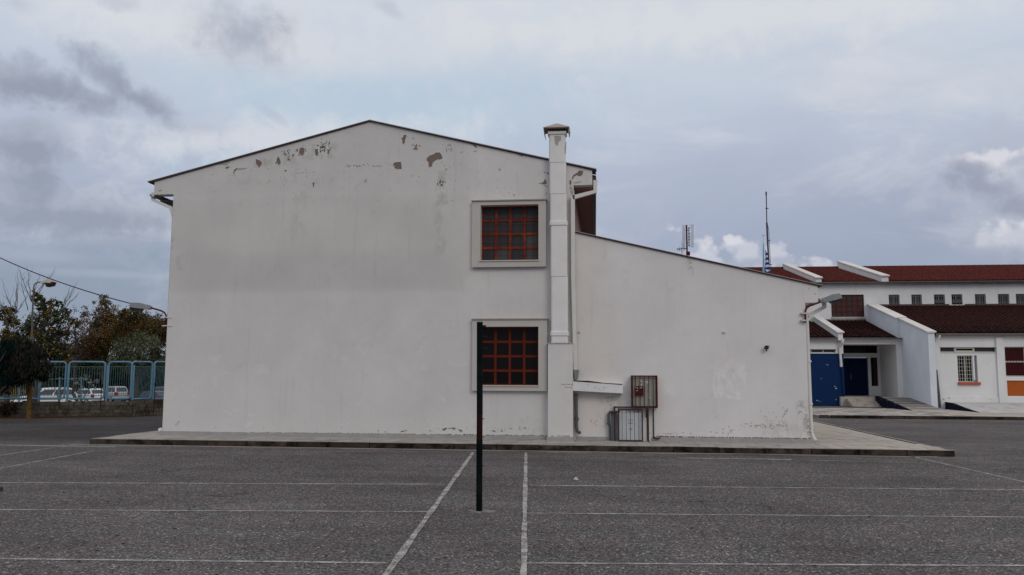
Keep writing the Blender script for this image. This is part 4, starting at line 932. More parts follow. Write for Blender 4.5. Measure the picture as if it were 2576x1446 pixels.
# pilasters and base step
pa = xz(2509, 950, Y43)[0]; pc = xz(2526, 950, Y43)[0]
b = MB(); b.box(pa, pc, Y43-.10, Y43-.002, gz, z43-.12); b.build('pilaster', M['white'], B2)
b = MB(); b.box(x43+.02, x43+.32, Y43-.06, Y43-.002, gz, z43-.1); b.build('pilaster', M['white'], B2)
zs = xz(2430, 998, Y43)[1]; b = MB(); b.box(x43+.33, pa-.002, Y43-.05, Y43-.002, gz, zs); b.box(pc+.002, XE, Y43-.05, Y43-.002, gz, zs); b.build('base_step', M['white'], B2)
# strip window
h = hs[0]; L = h[1]-h[0]
window(B2, h[0], h[0]+L*.34, h[2], h[3], Y43+.12, 1, 1, M['creamframe'], M['dusty'], .02, .04)
window(B2, h[0]+L*.34, h[0]+L*.66, h[2], h[3], Y43+.08, 1, 1, M['creamframe'], M['glass'], .07, .04)
window(B2, h[0]+L*.66, h[1], h[2], h[3], Y43+.12, 1, 1, M['creamframe'], M['dusty'], .02, .04)
b = MB(); b.box(h[0]-.03, h[1]+.03, Y43-.03, Y43+.08, h[2]-.05, h[2]-.002); b.build('sill', M['creamframe'], B2)
h = hw_; wo = window(B2, h[0]+.02, h[1]-.14, h[2], h[3], Y43+.14, 2, 1, M['creamframe'], M['glass'], .05, .07)
for i in range(1, 8): xx = h[0]+(h[1]-h[0])*i/8; b = MB(); b.tube([(xx, Y43+.06, h[2]), (xx+(rnd.uniform(-.02, .02)), Y43+.06, (h[2]+h[3])/2), (xx, Y43+.06, h[3])], .010, 5); b.build('grille_bar', M['creamframe'], wo)
for i in range(1, 7): z_ = h[2]+(h[3]-h[2])*i/7; b = MB(); b.tube([(h[0], Y43+.05, z_), (h[1], Y43+.05, z_)], .009, 5); b.build('grille_bar', M['creamframe'], wo)
b = MB(); b.box(h[0]-.02, h[1]+.08, Y43-.10, Y43+.12, h[2]-.13, h[2]-.002); b.build('sill', M['terracotta'], B2)
h = hr; wo = window(B2, h[0], h[1], h[2], h[3], Y43+.12, 2, 2, M['creamframe'], M['curtain'], .05, .07)
for i in range(1, 14): xx = h[0]+(h[1]-h[0])*i/14; b = MB(); b.tube([(xx, Y43+.06, h[2]), (xx, Y43+.06, h[3])], .010, 5); b.build('grille_bar', M['redsteel'], wo)
# small chips low on the wall
b = MB()
for px, py, r_ in ((2374, 1004, 3), (2388, 1001, 2.5), (2400, 1000, 1.5), (2425, 1001, 1.5), (2443, 1018, 2), (2352, 902, 2), (2351, 910, 1.5), (2447, 1000, 1.6), (2492, 1004, 2)):
    b.prism([Y(px+r_*math.cos(6.28*i/7)*rnd.uniform(.5, 1.2), py+r_*.8*math.sin(6.28*i/7)*rnd.uniform(.5, 1.2), Y43-.056) for i in range(7)][::-1], (0, .002, 0))
b.build('paint_chip', M['exposed2'], B2, kind='stuff')
# parapet (side) walls with stepped coping
def parapet(x0, x1, ya, za, yb, zb2, zlow, ncop, mt='bluewhite', wide=.07):
    b = MB(); b.prism([(x0, ya, zlow), (x0, yb, zlow), (x0, yb, zb2), (x0, ya, za)], (x1-x0, 0, 0)); o = b.build('parapet_wall', M[mt], B2)
    d = Vector((0, yb-ya, zb2-za)); L = d.length; d.normalize(); n = Vector((0, -d.z, d.y))
    for i in range(ncop):
        p0 = Vector((0, ya-.08, za-.01))+d*(L*i/ncop); p1 = Vector((0, ya-.08, za-.01))+d*(L*(i+1)/ncop-.03)
        b = MB(); b.prism([(x0-wide, p0.y, p0.z+.004), (x0-wide, p1.y, p1.z+.004), (x0-wide, p1.y, p1.z+.07), (x0-wide, p0.y, p0.z+.07)], (x1-x0+2*wide, 0, 0)); b.build('coping_stone', M['cream'], o)
        if i: b = MB(); q_ = p0-d*.03; b.prism([(x0-wide+.01, q_.y, p0.z-.02), (x0-wide+.01, p0.y, p0.z-.005), (x0-wide+.01, p0.y, p0.z+.055), (x0-wide+.01, q_.y, p0.z+.04)], (x1-x0+2*wide-.02, 0, 0)); b.build('mortar_joint', M['mould'], o)
    return o
PXA = xz(2290, 900, 46.3)[0]
parapet(x43-.28, x43+.02, Y43-.25, z43+.10, Y46+.1, z43+.10+.235*(Y46-Y43+.35), gz, 6)
parapet(x43-.46, x43+.02, Y46+.1, z43+.14+.235*(Y46-Y43+.35), Y51, z43+.14+.235*(Y51-Y43+.25), gz, 6)
xs_ = xz(2120, 840, Y46)[0]; sp0 = xs_-.2
parapet(sp0-.12, sp0+.12, Y46-.3, z46+.30, Y51, z46+.30+.235*(Y51-Y46+.3), z46-.1, 8, 'white')
# entrance block
xE0 = 6.5; xo0 = xz(2124, 950, Y46)[0]; xo1 = xz(2258, 950, Y46)[0]; fl_z = .62; xe1 = x43-.28; yD = 49.4
ztop = z46-.05; zlint = xz(2200, 866, Y46)[1]
hb = (xz(2040, 880, Y46)[0]-.6, xz(2103, 880, Y46)[0], xz(2080, 888, Y46)[1], xz(2080, 878, Y46)[1])
zbl = xz(2080, 889, Y46)[1]
wall_with(xE0, xo0, zbl, ztop, Y46, .3, [(hb[0], hb[1], hb[2]+.02, hb[3]+.0)], M['white'], 'entrance_wall', B2)
b = MB(); b.box(xE0, xo0, Y46-.02, Y46+.3, gz, zbl-.002); o = b.build('blue_wall', M['bluepaint'], B2)
b = MB()
for px, py, r_ in ((2080, 917, 1.4), (2083, 918, 1), (2066, 952, 1.2), (2055, 1007, 1.6), (2059, 1008, 1.2), (2103, 1005, 1.4), (2100, 972, 2), (2103, 977, 2.4), (2064, 1010, .8)):
    b.prism([Y(px+r_*math.cos(6.28*i/6)*rnd.uniform(.5, 1.2), py+r_*math.sin(6.28*i/6)*rnd.uniform(.5, 1.2), Y46-.024) for i in range(6)][::-1], (0, .002, 0))
b.build('notice_scrap', M['poster'], o, kind='stuff')
window(B2, hb[0], hb[1], hb[2]+.02, hb[3], Y46+.15, 3, 1, M['creamframe'], M['dusty'], .03, .05)
b = MB(); b.box(xo1, xe1, Y46, Y46+.3, fl_z-.3, ztop); b.build('pilaster', M['white'], B2)
b = MB(); b.box(xo0, xo1, Y46, Y46+.3, zlint, ztop); b.build('lintel', M['white'], B2)
b = MB(); b.box(xo0-.3, xo0, Y46+.3, yD, fl_z, zlint+.3); b.build('recess_side', M['white'], B2); b = MB(); b.box(xo1, xo1+.3, Y46+.3, yD, fl_z, zlint+.3); b.build('recess_side', M['white'], B2)
b = MB(); b.box(xo0, xo1, Y46+.3, yD, zlint+.05, zlint+.1); b.build('recess_ceiling', M['white'], B2)
b = MB(); b.box(xo0-.3, xe1, Y46-.25, yD+.3, gz, fl_z); b.build('entrance_floor', M['slab'], B2)
dX = xz(2185, 950, yD)[0]; sX0, sX1 = xz(2192, 950, yD)[0], xz(2209, 950, yD)[0]; dz = xz(2150, 899, yD)[1]; t0, t1 = xz(2150, 888, yD)[1], xz(2150, 869, yD)[1]
sz0 = xz(2200, 971, yD)[1]; tX = xz(2207, 880, yD)[0]
wall_with(xo0, xo1, fl_z, zlint+.05, yD, .25, [(xo0+.001, dX, fl_z+.001, dz), (xo0+.001, tX, t0, t1), (sX0, sX1, sz0, dz)], M['white'], 'recess_back', B2)
b = MB(); b.box(xo0+.02, dX-.02, yD+.08, yD+.14, fl_z+.002, dz-.02); dr = b.build('entrance_door', M['navy'], B2)
b = MB(); xm = (xo0+dX)/2; b.box(xm-.012, xm+.012, yD+.07, yD+.079, fl_z+.02, dz-.04); b.build('door_gap', M['black'], dr)
b = MB(); b.tube([(xm+.1, yD+.05, 1.55), (xm+.1, yD+.05, 1.85)], .015, 6); b.build('handle', M['lampgrey'], dr)
window(B2, xo0+.02, tX, t0, t1, yD+.06, 4, 1, M['wire'], M['glass'], .03, .04, panes=lambda i, j: M['pale'] if i == 0 else M['glass'])
window(B2, sX0, sX1, sz0, dz, yD+.06, 2, 1, M['wire'], M['glass'], .03, .04, panes=lambda i, j: M['glass'] if i == 0 else M['curtain'])
# steps
xst1 = xz(2188, 1005, Y46)[0]
for i in range(4):
    b = MB(); b.box(xo0-.02, xst1+.2, Y46-.25-.32*(4-i), Y46-.25-.32*(3-i)-.001, gz, gz+(i+.6)*(fl_z-gz)/4.6); b.build('step', M['slabwarm'], B2)
# ramp 1
rx0 = xz(2200, 995, Y46-.3)[0]; rx1 = x43-.29
b = MB(); b.prism([(rx0, 40.9, gz), (rx0, Y46-.26, gz), (rx0, Y46-.26, fl_z), (rx0, Y46-1.0, fl_z-.03)], (rx1-rx0, 0, 0)); o = b.build('ramp', M['slabwarm'], B2)
for i in range(16):
    y = 41.05+.29*i; z = gz+(fl_z-gz)*(y-40.9)/(Y46-1.0-40.9)+.002
    if y < Y46-1.1: b = MB(); b.box(rx0+.12, rx1-.05, y, y+.06, z-.01, z+.016); b.build('ramp_strip', M['slabdark'] if i % 3 else M['slab'], o)
b = MB(); b.prism([(rx0-.06, 40.7, gz), (rx0-.06, Y46-.6, gz), (rx0-.06, Y46-.6, fl_z+.06), (rx0-.06, Y46-1.3, fl_z+.04)], (.055, 0, 0)); b.build('ramp_flank', M['navyflank'], B2)
# ramp 2 (right)
r2x0 = xz(2386, 1025, Y43-.3)[0]
b = MB(); b.prism([(r2x0, 39.2, gz), (r2x0, Y43-.06, gz), (r2x0, Y43-.06, .46), (r2x0, 42.0, .43), (r2x0, 40.6, .25)], (3.6, 0, 0)); b.build('ramp', M['rampwhite'], B2)
b = MB(); b.prism([(r2x0-.06, 39.2, gz), (r2x0-.06, Y43-.06, gz), (r2x0-.06, Y43-.06, .48), (r2x0-.06, 42.0, .45), (r2x0-.06, 40.6, .27)], (.055, 0, 0)); b.build('ramp_flank', M['navyflank'], B2)
# upper wall
uw = (xz(2091, 770, Y51)[0], xz(2174, 770, Y51)[0], xz(2130, 797, Y51)[1], xz(2130, 741, Y51)[1])
sm = []
for a_, c_ in ((2236, 2263), (2293, 2319), (2350, 2377), (2394, 2421), (2453, 2480), (2511, 2539), (2556, 2583)):
    sm.append((xz(a_, 752, Y51)[0], xz(c_, 752, Y51)[0], xz(2400, 766, Y51)[1], xz(2400, 740, Y51)[1]))
wall_with(4, XE, 3.0, zu, Y51, .3, [uw]+sm, M['white'], 'upper_wall', B2)
wo = window(B2, *uw, Y51+.06, 6, 4, M['redframe2'], M['dusty'], .04, .06)
b = MB(); b.box(uw[0]-.04, uw[1]+.06, Y51-.05, Y51+.05, uw[2]-.07, uw[2]-.002); b.build('sill', M['creamframe'], B2)
for i, h in enumerate(sm):
    wo = window(B2, *h, Y51+.14, 2, 1, M['gutter'], M['dusty'], .035, .04, panes=(lambda a_, c_: M['glass']) if i in (2, 3) else None)
    if i in (2, 3):
        b = MB(); b.hexa([(h[0]+.04, Y51-.10, h[2]+.10), (h[1]-.04, Y51-.10, h[2]+.10), (h[1]-.04, Y51-.08, h[2]+.10), (h[0]+.04, Y51-.08, h[2]+.10), (h[0]+.04, Y51+.06, h[3]-.30), (h[1]-.04, Y51+.06, h[3]-.30), (h[1]-.04, Y51+.08, h[3]-.30), (h[0]+.04, Y51+.08, h[3]-.30)]); b.build('tilted_sash', M['pale'], wo)
    for k in range(1, 6): xx = h[0]+(h[1]-h[0])*k/6; b = MB(); b.tube([(xx, Y51-.04, h[2]), (xx, Y51-.04, h[3])], .012, 5); b.build('grille_bar', M['gutter'], wo)
    for z_ in (h[2]+.1, h[3]-.12): b = MB(); b.tube([(h[0], Y51-.05, z_), (h[1], Y51-.05, z_)], .012, 5); b.build('grille_bar', M['gutter'], wo)
    b = MB(); b.box(h[0]-.04, h[1]+.04, Y51-.06, Y51+.1, h[2]-.06, h[2]-.002); b.build('sill', M['creamframe'], B2)
# roofs with barrel tiles
tm = MB(); nseg = 5; TL, TW, TSP = .42, .20, .245
for (v0, w_, zo) in ((0, TW, .0), (1, TW*.86, .0)):
    for k in range(nseg+1):
        a_ = math.pi*k/nseg; tm.v.append((-w_/2*math.cos(a_), v0*TL, w_*.42*math.sin(a_)+zo+.01+(.018 if v0 == 0 else 0)))
for k in range(nseg): tm.f.append((k, k+1, nseg+2+k, nseg+1+k)); tm.mi.append(0)
tm.f.append(tuple(range(nseg, -1, -1))); tm.mi.append(0)
tmd = tm.mesh('roof_tile', M['tiledark']); tmu = tm.mesh('roof_tile', M['tile'])
tile_v = [Vector(v) for v in tm.v]; tile_f = list(tm.f)
tcount = [0]
def tiled(x0, x1, ya, za, yb, zb2, mt, me, nparts, name='roof_deck'):
    d = Vector((0, yb-ya, zb2-za)); L = d.length; d.normalize(); n = Vector((0, -d.z, d.y))
    b = MB(); b.prism([(x0, ya, za-.08), (x0, yb, zb2-.08), (x0, yb, zb2), (x0, ya, za)], (x1-x0, 0, 0)); deck = b.build(name, M[mt], B2)
    ang = math.atan2(d.z, d.y); rows = int(L/.36); cols = int((x1-x0)/TSP); st = MB()
    c_ = 0
    for r_ in range(rows):
        for i in range(cols):
            x = x0+TSP*(i+.5)+rnd.uniform(-.008, .008); p = Vector((x, ya-.03, za))+d*(.36*r_+rnd.uniform(-.01, .01))+n*.005
            if c_ < nparts:
                o = link(me, 'roof_tile', deck, tuple(p)); o.rotation_euler = (ang, 0, rnd.uniform(-.02, .02)); c_ += 1
            else:
                b0 = len(st.v); ca, sa = math.cos(ang), math.sin(ang); tw = rnd.uniform(-.02, .02)
                st.v += [(p.x+v.x-tw*v.y, p.y+v.y*ca-v.z*sa, p.z+v.y*sa+v.z*ca) for v in tile_v]
                st.f += [tuple(b0+k for k in f) for f in tile_f]; st.mi += [0]*len(tile_f)
    if st.f: st.build('roof_tile', M[mt], deck, kind='stuff')
    return deck
tiled(x43+.06, 27.0, Y43-.18, z43+.06, Y51, z43+.06+.235*(Y51-Y43+.18), 'tiledark', tmd, 200)
tiled(sp0+.14, x43-.48, Y46-.18, z46+.05, Y51, z46+.05+.235*(Y51-Y46+.18), 'tiledark', tmd, 70)
tiled(6.6, sp0-.14, Y46-.18, z46+.05, Y51, z46+.05+.235*(Y51-Y46+.18), 'tiledark', tmd, 30)
# flashings under the upper wall
for a_, c_, zz_ in ((x43+.1, 19.9, z43+.235*(Y51-Y43)), (20.8, 27, z43+.235*(Y51-Y43)), (sp0+.2, x43-.6, z46+.235*(Y51-Y46))):
    b = MB(); b.box(a_, c_, Y51-.10, Y51-.002, zz_+.10, zz_+.22); b.build('flashing', M['verge'], B2)
ux1 = xz(2200, 690, 56)[0]
zr = xz(2300, 672, YR)[1]; slo = (zr-zu-.05)/(YR-Y51+.2)
p1x = xz(2065, 706, Y51-.2)[0]; p2x = xz(2233, 703, Y51-.2)[0]
for a_, c_, n_ in ((4.0, p1x-.36, 0), (p1x+.02, p2x-.42, 0), (p2x+.02, XE, 0)): tiled(a_, c_, Y51-.25, zu+.08, YR, zr, 'tile', tmu, n_, 'upper_roof_deck')
b = MB(); x = 4.
while x < XE: b.tube([(x, YR, zr+.02), (x+.42, YR, zr+.03)], .10, 8); x += .40
b.build('ridge_tiles', M['ridgetile'], B2, kind='stuff')
b = MB(); b.prism([(4, YR+.05, zr-.1), (4, YR+9, zu), (4, YR+9, zu+.05), (4, YR+.05, zr)], (XE-4, 0, 0)); b.build('rear_roof', M['tile'], B2)
for px_, hh, wd, nn in ((p1x, .32, .30, 9), (p2x, .45, .38, 9)):
    za = zu+.10+hh*.6; zb2 = zr+hh
    b = MB(); b.prism([(px_-wd, Y51-.35, zu-.0), (px_-wd, YR+.2, zr-.3), (px_-wd, YR+.2, zb2), (px_-wd, Y51-.35, za)], (wd, 0, 0)); o = b.build('parapet_wall', M['white'], B2)
    d = Vector((0, YR+.2-Y51+.35, zb2-za)); L = d.length; d.normalize()
    for i in range(nn):
        p0 = Vector((0, Y51-.45, za))+d*(L*i/nn); p1 = Vector((0, Y51-.45, za))+d*(L*(i+1)/nn-.03)
        b = MB(); b.prism([(px_-wd-.06, p0.y, p0.z), (px_-wd-.06, p1.y, p1.z), (px_-wd-.06, p1.y, p1.z+.07), (px_-wd-.06, p0.y, p0.z+.07)], (wd+.12, 0, 0)); b.build('coping_stone', M['cream'], o)
# gutters along X
def gutx(x0, x1, y, z, mt='gutter'):
    b = MB(); n = 6; pts = [(x0, y+.085*math.cos(math.pi*k/n), z-.08*math.sin(math.pi*k/n)) for k in range(n+1)]
    pts += [(x0, y+.07*math.cos(math.pi*k/n), z-.06*math.sin(math.pi*k/n)) for k in range(n, -1, -1)]
    b.prism(pts, (x1-x0, 0, 0)); b.build('gutter', M[mt], B2)
gutx(x43+.1, XE, Y43-.30, z43+.05); gutx(sp0+.2, x43-.3, Y46-.30, z46+.04); gutx(6.6, sp0-.15, Y46-.30, z46+.04); gutx(4, XE, Y51-.38, zu+.06)
b = MB(); b.box(x43+.1, XE, Y43-.20, Y43, z43-.10, z43-.02); b.build('cornice', M['concrete'], B2)
b = MB(); b.box(6.6, x43-.3, Y46-.18, Y46, z46-.10, z46-.02); b.build('cornice', M['white'], B2)
b = MB(); b.box(4, XE, Y51-.28, Y51, zu-.06, zu+.0); b.build('cornice', M['concrete'], B2)
# downpipes on the far building
def dpipe(pts, m, r=.05): b = MB(); b.tube(pts, r, 8); return b.build('downpipe', M[m], B2)
yy = Y46-.1
xp = xz(2281, 900, yy)[0]; b = MB(); o = dpipe([(xp-.06, yy, z46-.02), (xp-.04, yy, xz(2279, 895, yy)[1])], 'whitepipe', .04); dpipe([(xp-.04, yy, xz(2279, 895, yy)[1]), (xp, yy, xz(2281, 990, yy)[1])], 'greypipe', .055)
yy = Y43-.14; xp = x43+.12
dpipe([(xp+.12, Y43-.3, z43), (xp+.10, Y43-.3, z43-.15), (xp-.06, yy, z43-.38), (xp-.06, yy, 2.0)], 'whitepipe', .05); dpipe([(xp-.06, yy, 2.02), (xp+.04, yy, .2)], 'greypipe', .06)
yy = Y46-.1; xp = xo0-.08
dpipe([(xp, Y46-.3, z46), (xp-.02, Y46-.3, z46-.2), (xp-.12, yy, z46-.45), (xp-.08, yy, 2.2)], 'whitepipe', .07); dpipe([(xp-.06, yy, 2.2), (xp+.02, yy, gz)], 'bluepaint', .05)

# ------------------------------------------------------------------ roof aerial, mast and flag
ax = Y(1727, 600, 24); za = wingz(ax.x)
an = thing('tv_antenna', 'tv antenna with panel grid on the lean-to roof', 'antenna', (ax.x, 24, za))
T = lambda a_, c_, y=24.: Y(a_, c_, y)
b = MB(); b.tube([(T(1728.5, 642).x, 24, za), T(1728.5, 642), T(1727, 566)], .022, 8); b.build('mast', M['redsteel'], an)
b = MB(); b.tube([T(1733, 573), T(1733.5, 618)], .012, 6)
for py in (579, 611): b.tube([T(1728, py), T(1734, py)], .012, 6)
for py in (573, 588, 596, 603, 618): b.tube([T(1731, py), T(1736, py)], .012, 6)
b.build('panel_dipoles', M['antenna'], an)
b = MB()
for i in range(9): px = 1716.5+i*.9; b.tube([T(px, 566, 24.1), T(px-.3, 625, 24.1)], .0025, 4)
for i in range(9): px = 1738+i*.9; b.tube([T(px, 564, 24.1), T(px, 622, 24.1)], .0025, 4)
for i in range(13): py = 566+i*4.6; b.tube([T(1716.5, py, 24.1), T(1745, py-1, 24.1)], .0022, 4)
b.build('reflector_grid', M['antwhite'], an)
b = MB(); b.tube([T(1703, 626.5), T(1729, 625)], .014, 6)
for px, a_, c_ in ((1704, 624, 629), (1709, 622, 631), (1714, 621, 634)): b.tube([T(px, a_), T(px, c_)], .008, 5)
b.tube([T(1714, 612), T(1722, 626), T(1713, 640)], .006, 5); b.tube([T(1713, 641), T(1729, 642)], .005, 5); b.build('yagi', M['antenna'], an)
b = MB(); p = T(1731, 637.5); b.box(p.x-.05, p.x+.05, 23.94, 24.06, p.z-.05, p.z+.05); b.build('amplifier', M['redsteel'], an)
ym = 33.3; T = lambda a_, c_, y=ym: Y(a_, c_, y)
ma = thing('radio_mast', 'tall thin dark mast with side rope standing just right of the flag', 'mast', (T(1936, 700).x, ym, 0))
b = MB(); b.tube([(T(1936, 700).x+.05, ym, 0), T(1935.5, 690), T(1931, 605), T(1929, 560)], .035, 8); b.tube([T(1929, 560), T(1927.5, 487)], .02, 8); b.build('pole', M['antenna'], ma)
b = MB(); b.tube([T(1927.4, 482), T(1927.4, 491)], .03, 8); b.build('finial', M['antenna'], ma)
for py, w_ in ((524, 6), (605, 6), (665, 7)): b = MB(); c0 = 1929+(py-560)*.05; b.tube([T(c0-2, py), T(c0+w_, py)], .018, 6); b.build('crossbar', M['antenna'], ma)
b = MB(); b.tube([T(1930, 560), T(1934, 578), T(1937, 640), T(1940.5, 692), (T(1940.5, 692).x, ym, .1)], .010, 5); b.build('rope', M['antenna'], ma)
fpx = T(1921, 640).x
fp = thing('flagpole', 'pale blue flagpole with a white cross on top behind the wing roof', 'flagpole', (fpx, ym, 0))
b = MB(); b.tube([(fpx-.02, ym, 0), (fpx-.02, ym, T(1921, 690).z), T(1920.5, 612)], [.055, .045, .022], 10); b.build('pole', M['skyblue'], fp)
b = MB(); b.tube([T(1920.5, 612), T(1920.3, 588)], .012, 6); b.tube([T(1917, 592), T(1924.5, 592)], .018, 6); b.build('cross', M['flagwhite'], fp)
# hanging flag
b = MB(); yf = ym-.08; nb = 56; rows_ = [(1925, 1926, 628), (1925, 1928, 645), (1925, 1930, 655), (1925, 1932, 668), (1925, 1935, 682), (1924.5, 1936, 700)]
def fe(py):
    t = (py-628)/(712-628); return 1925-.5*t, 1926.2+10.2*min(1, t*2.1)**.8+1.0*math.sin(py*.16)
ys = [628+i*(712-628)/nb for i in range(nb+1)]
for i in range(nb):
    l0, r0 = fe(ys[i]); l1, r1 = fe(ys[i+1]); nc = 4
    for k in range(nc):
        u0, u1 = k/nc, (k+1)/nc; f = lambda l, r_, u, py: T(l+(r_-l)*u, py, yf+.06*math.sin(u*7+py*.05))
        ph = (ys[i]+(abs(u0-.4)*9 if ys[i] > 676 else 2.5*u0))/6.0
        b.poly([f(l1, r1, u0, ys[i+1]), f(l1, r1, u1, ys[i+1]), f(l0, r0, u1, ys[i]), f(l0, r0, u0, ys[i])], int(ph) % 2)
tag(b.build('hanging_flag', [M['flagblue'], M['flagwhite']], smooth=True), 'limp blue and white striped flag hanging beside the pale blue flagpole', 'flag')

# ------------------------------------------------------------------ left: wall, fence, street lamp
wallL = thing('boundary_wall', 'low weathered stone block wall under the light blue fence', 'wall', tuple(FB))
Hh = .60
def seg_wall(a, c, hgt):
    d = (c-a); L = d.length; d.normalize(); n = Vector((-d.y, d.x, 0)); ang = math.atan2(d.y, d.x)
    core = MB(); core.hexa([tuple(a-n*0), tuple(c-n*0), tuple(c+n*.2), tuple(a+n*.2), *[tuple(v+Vector((0, 0, hgt-.01))) for v in (a, c, c+n*.2, a+n*.2)]]); core.build('wall_core', M['mortar'], wallL)
    ch = hgt/4
    for r_ in range(4):
        s = -rnd.uniform(0, .3)
        while s < L-.05:
            w_ = rnd.uniform(.28, .5); s0 = max(0, s); s1 = min(L, s+w_)
            if s1-s0 > .06:
                b = MB(); b.box(s0+.008, s1-.008, -.03-rnd.uniform(0, .015), .05, r_*ch+.006, (r_+1)*ch-.006+(.03 if r_ == 3 else 0)*rnd.random()); o = b.build('stone_block', M['block'])
                o.matrix_world = Matrix.Translation(a) @ Matrix.Rotation(ang, 4, 'Z'); o.parent = wallL; o.matrix_parent_inverse = wallL.matrix_basis.inverted()
            s += w_
    return d, n, ang
FA0 = Vector((FA.x, FA.y, 0)); FB0 = Vector((FB.x, FB.y, 0)); FE0 = Vector((FE.x, FE.y, 0))
seg_wall(FA0, FB0, .58); seg_wall(FB0, FE0, .64)
fence = thing('metal_fence', 'light blue tubular metal fence with vertical bars on the stone wall', 'fence', tuple(FB))
def V1(px, py): return V(px, py, FA, fd1)
def V2(px, py): return V(px, py, FB, fd2)
def panel(Vf, pa, pc, nb, off=.1, top=910, bot=1003):
    d = fd1 if Vf is V1 else fd2; nn = Vector((-d.y, d.x, 0))*off
    a = Vf(pa, 950)+nn; c = Vf(pc, 950)+nn; z1 = Vf((pa+pc)/2, top).z; z0 = Vf((pa+pc)/2, bot).z
    L = (c-a).length; dd = (c-a).normalized(); dd.z = 0
    pt = lambda s, z: Vector((a.x+dd.x*s, a.y+dd.y*s, z)); r_ = .12; pts = []
    for cs, cz, a0 in ((L-r_, z0+r_, 270), (L-r_, z1-r_, 0), (r_, z1-r_, 90), (r_, z0+r_, 180)):
        for k in range(5): an = R(a0+90*k/4); pts.append(pt(cs+r_*math.cos(an), cz+r_*math.sin(an)))
    pts.append(pts[0]); b = MB(); b.tube(pts, .036, 8); fr = b.build('panel_frame', M['fenceblue'], fence, smooth=True)
    zi1, zi0 = z1-.19, z0+.11
    b = MB(); b.tube([pt(.03, zi1), pt(L-.03, zi1)], .014, 6); b.tube([pt(.03, zi0), pt(L-.03, zi0)], .014, 6); b.build('rail', M['fencegreen'], fr)
    for i in range(nb):
        s = .05+(L-.1)*(i+.5)/nb; b = MB(); b.tube([pt(s, zi0), pt(s, zi1)], .0085, 5); b.build('bar', M['fencegreen'], fr)
def fpost(Vf, px, top=918):
    d = fd1 if Vf is V1 else fd2; nn = Vector((-d.y, d.x, 0))*.1; a = Vf(px, 1000)+nn; b = MB(); b.box(-.035, .035, -.035, .035, .5, Vf(px, top).z); o = b.build('post', M['fenceblue']); o.matrix_world = Matrix.Translation((a.x, a.y, 0)) @ Matrix.Rotation(math.atan2(d.y, d.x), 4, 'Z'); o.parent = fence; o.matrix_parent_inverse = fence.matrix_basis.inverted()
for Vf, a_, c_, n_ in ((V1, -40, 72, 11), (V1, 79, 163, 9), (V1, 171, 262, 13), (V1, 271, 329, 9), (V2, 335, 386, 13), (V2, 391, 436, 12)): panel(Vf, a_, c_, n_)
for Vf, a_ in ((V1, 75), (V1, 167), (V1, 266), (V1, 332), (V2, 388.5)): fpost(Vf, a_)
for px in (96,): fpost(V1, px, 960)
# rusty stakes in front of the wall
for i, (px, t_, b_) in enumerate(((257, 968, 1032), (391, 963, 1035))):
    Vf = V1 if px < 332 else V2; a = Vf(px, 1030); b = MB(); b.tube([(a.x, a.y-.12, Vf(px, b_).z), (a.x, a.y-.12, Vf(px, t_).z)], .02, 6); b.tube([(a.x, a.y-.12, Vf(px, t_+2).z), (a.x-.08, a.y-.02, Vf(px, t_+2).z)], .02, 5)
    tag(b.build('steel_stake', M['rust']), ['rusty steel stake fixed to the fence left of its middle panel', 'rusty steel stake fixed to the fence nearest the building corner'][i], 'stake', 'rusty stakes on the fence')
# soil strip and little edging hoops
sb = MB(); n_ = Vector((fd1.y, -fd1.x, 0))
a = FA0; c = FB0
sb.prism([tuple(a), tuple(a+n_*1.1), tuple(a.lerp(c, .45)+n_*.7), tuple(c+n_*.15), tuple(c)], (0, 0, .05)); o = sb.build('soil_strip', M['soil']); o['kind'] = 'structure'
for k, (px, w_) in enumerate(((355, 8), (365, 8), (374, 8), (383, 7))):
    p = V2(px, 1038); b = MB(); pts = [(p.x+.15*math.cos(math.pi*i/8)*fd2.x, p.y-.15+.15*math.cos(math.pi*i/8)*fd2.y, .05+.20*math.sin(math.pi*i/8)) for i in range(9)]; b.tube([(pts[0][0], pts[0][1], 0)]+pts+[(pts[-1][0], pts[-1][1], 0)], .009, 5)
    tag(b.build('edging_hoop', M['rust']), ['leftmost rusty wire hoop at the foot of the stone wall', 'second rusty wire hoop from the left at the wall foot', 'third rusty wire hoop from the left at the wall foot', 'rusty wire hoop nearest the building corner at the wall foot'][k], 'hoop', 'wire hoops along the wall foot')
# street lamp
sb_ = G(72, 1055); T = lambda a_, c_, y=sb_.y: Y(a_, c_, y)
sl_ = thing('street_lamp', 'weathered yellow lamp post behind the dark conifer branches', 'street lamp', (sb_.x, sb_.y, 0))
b = MB(); b.tube([(sb_.x, sb_.y, 0), T(76, 940), T(79, 880)], .08, 10); b.build('pole_base', M['poleyellow'], sl_)
b = MB(); b.tube([T(79, 880), T(80, 840)], .062, 10); b.build('pole_middle', M['poleyellow'], sl_)
b = MB(); b.tube([T(79.4, 870), T(80.2, 846)], .065, 10); b.build('grey_band', M['polegrey'], sl_)
b = MB(); b.tube([T(80.2, 840), T(82, 780), T(85, 722)], [.034, .03, .028], 8); b.build('upper_pole', M['polegrey'], sl_)
b = MB(); b.tube([T(85, 724), T(86, 716), T(92, 711), T(106, 708)], .028, 8); b.build('arm', M['lampgrey'], sl_)
a, c = T(105, 709), T(133, 706); b = MB()
b.hexa([(a.x, a.y-.08, a.z-.05), (c.x, a.y-.14, c.z-.10), (c.x, a.y+.14, c.z-.10), (a.x, a.y+.08, a.z-.05), (a.x, a.y-.06, a.z+.03), (c.x-.06, a.y-.12, c.z+.08), (c.x-.06, a.y+.12, c.z+.08), (a.x, a.y+.06, a.z+.03)]); b.build('lamp_head', M['creamframe'], sl_, bevel=.01)
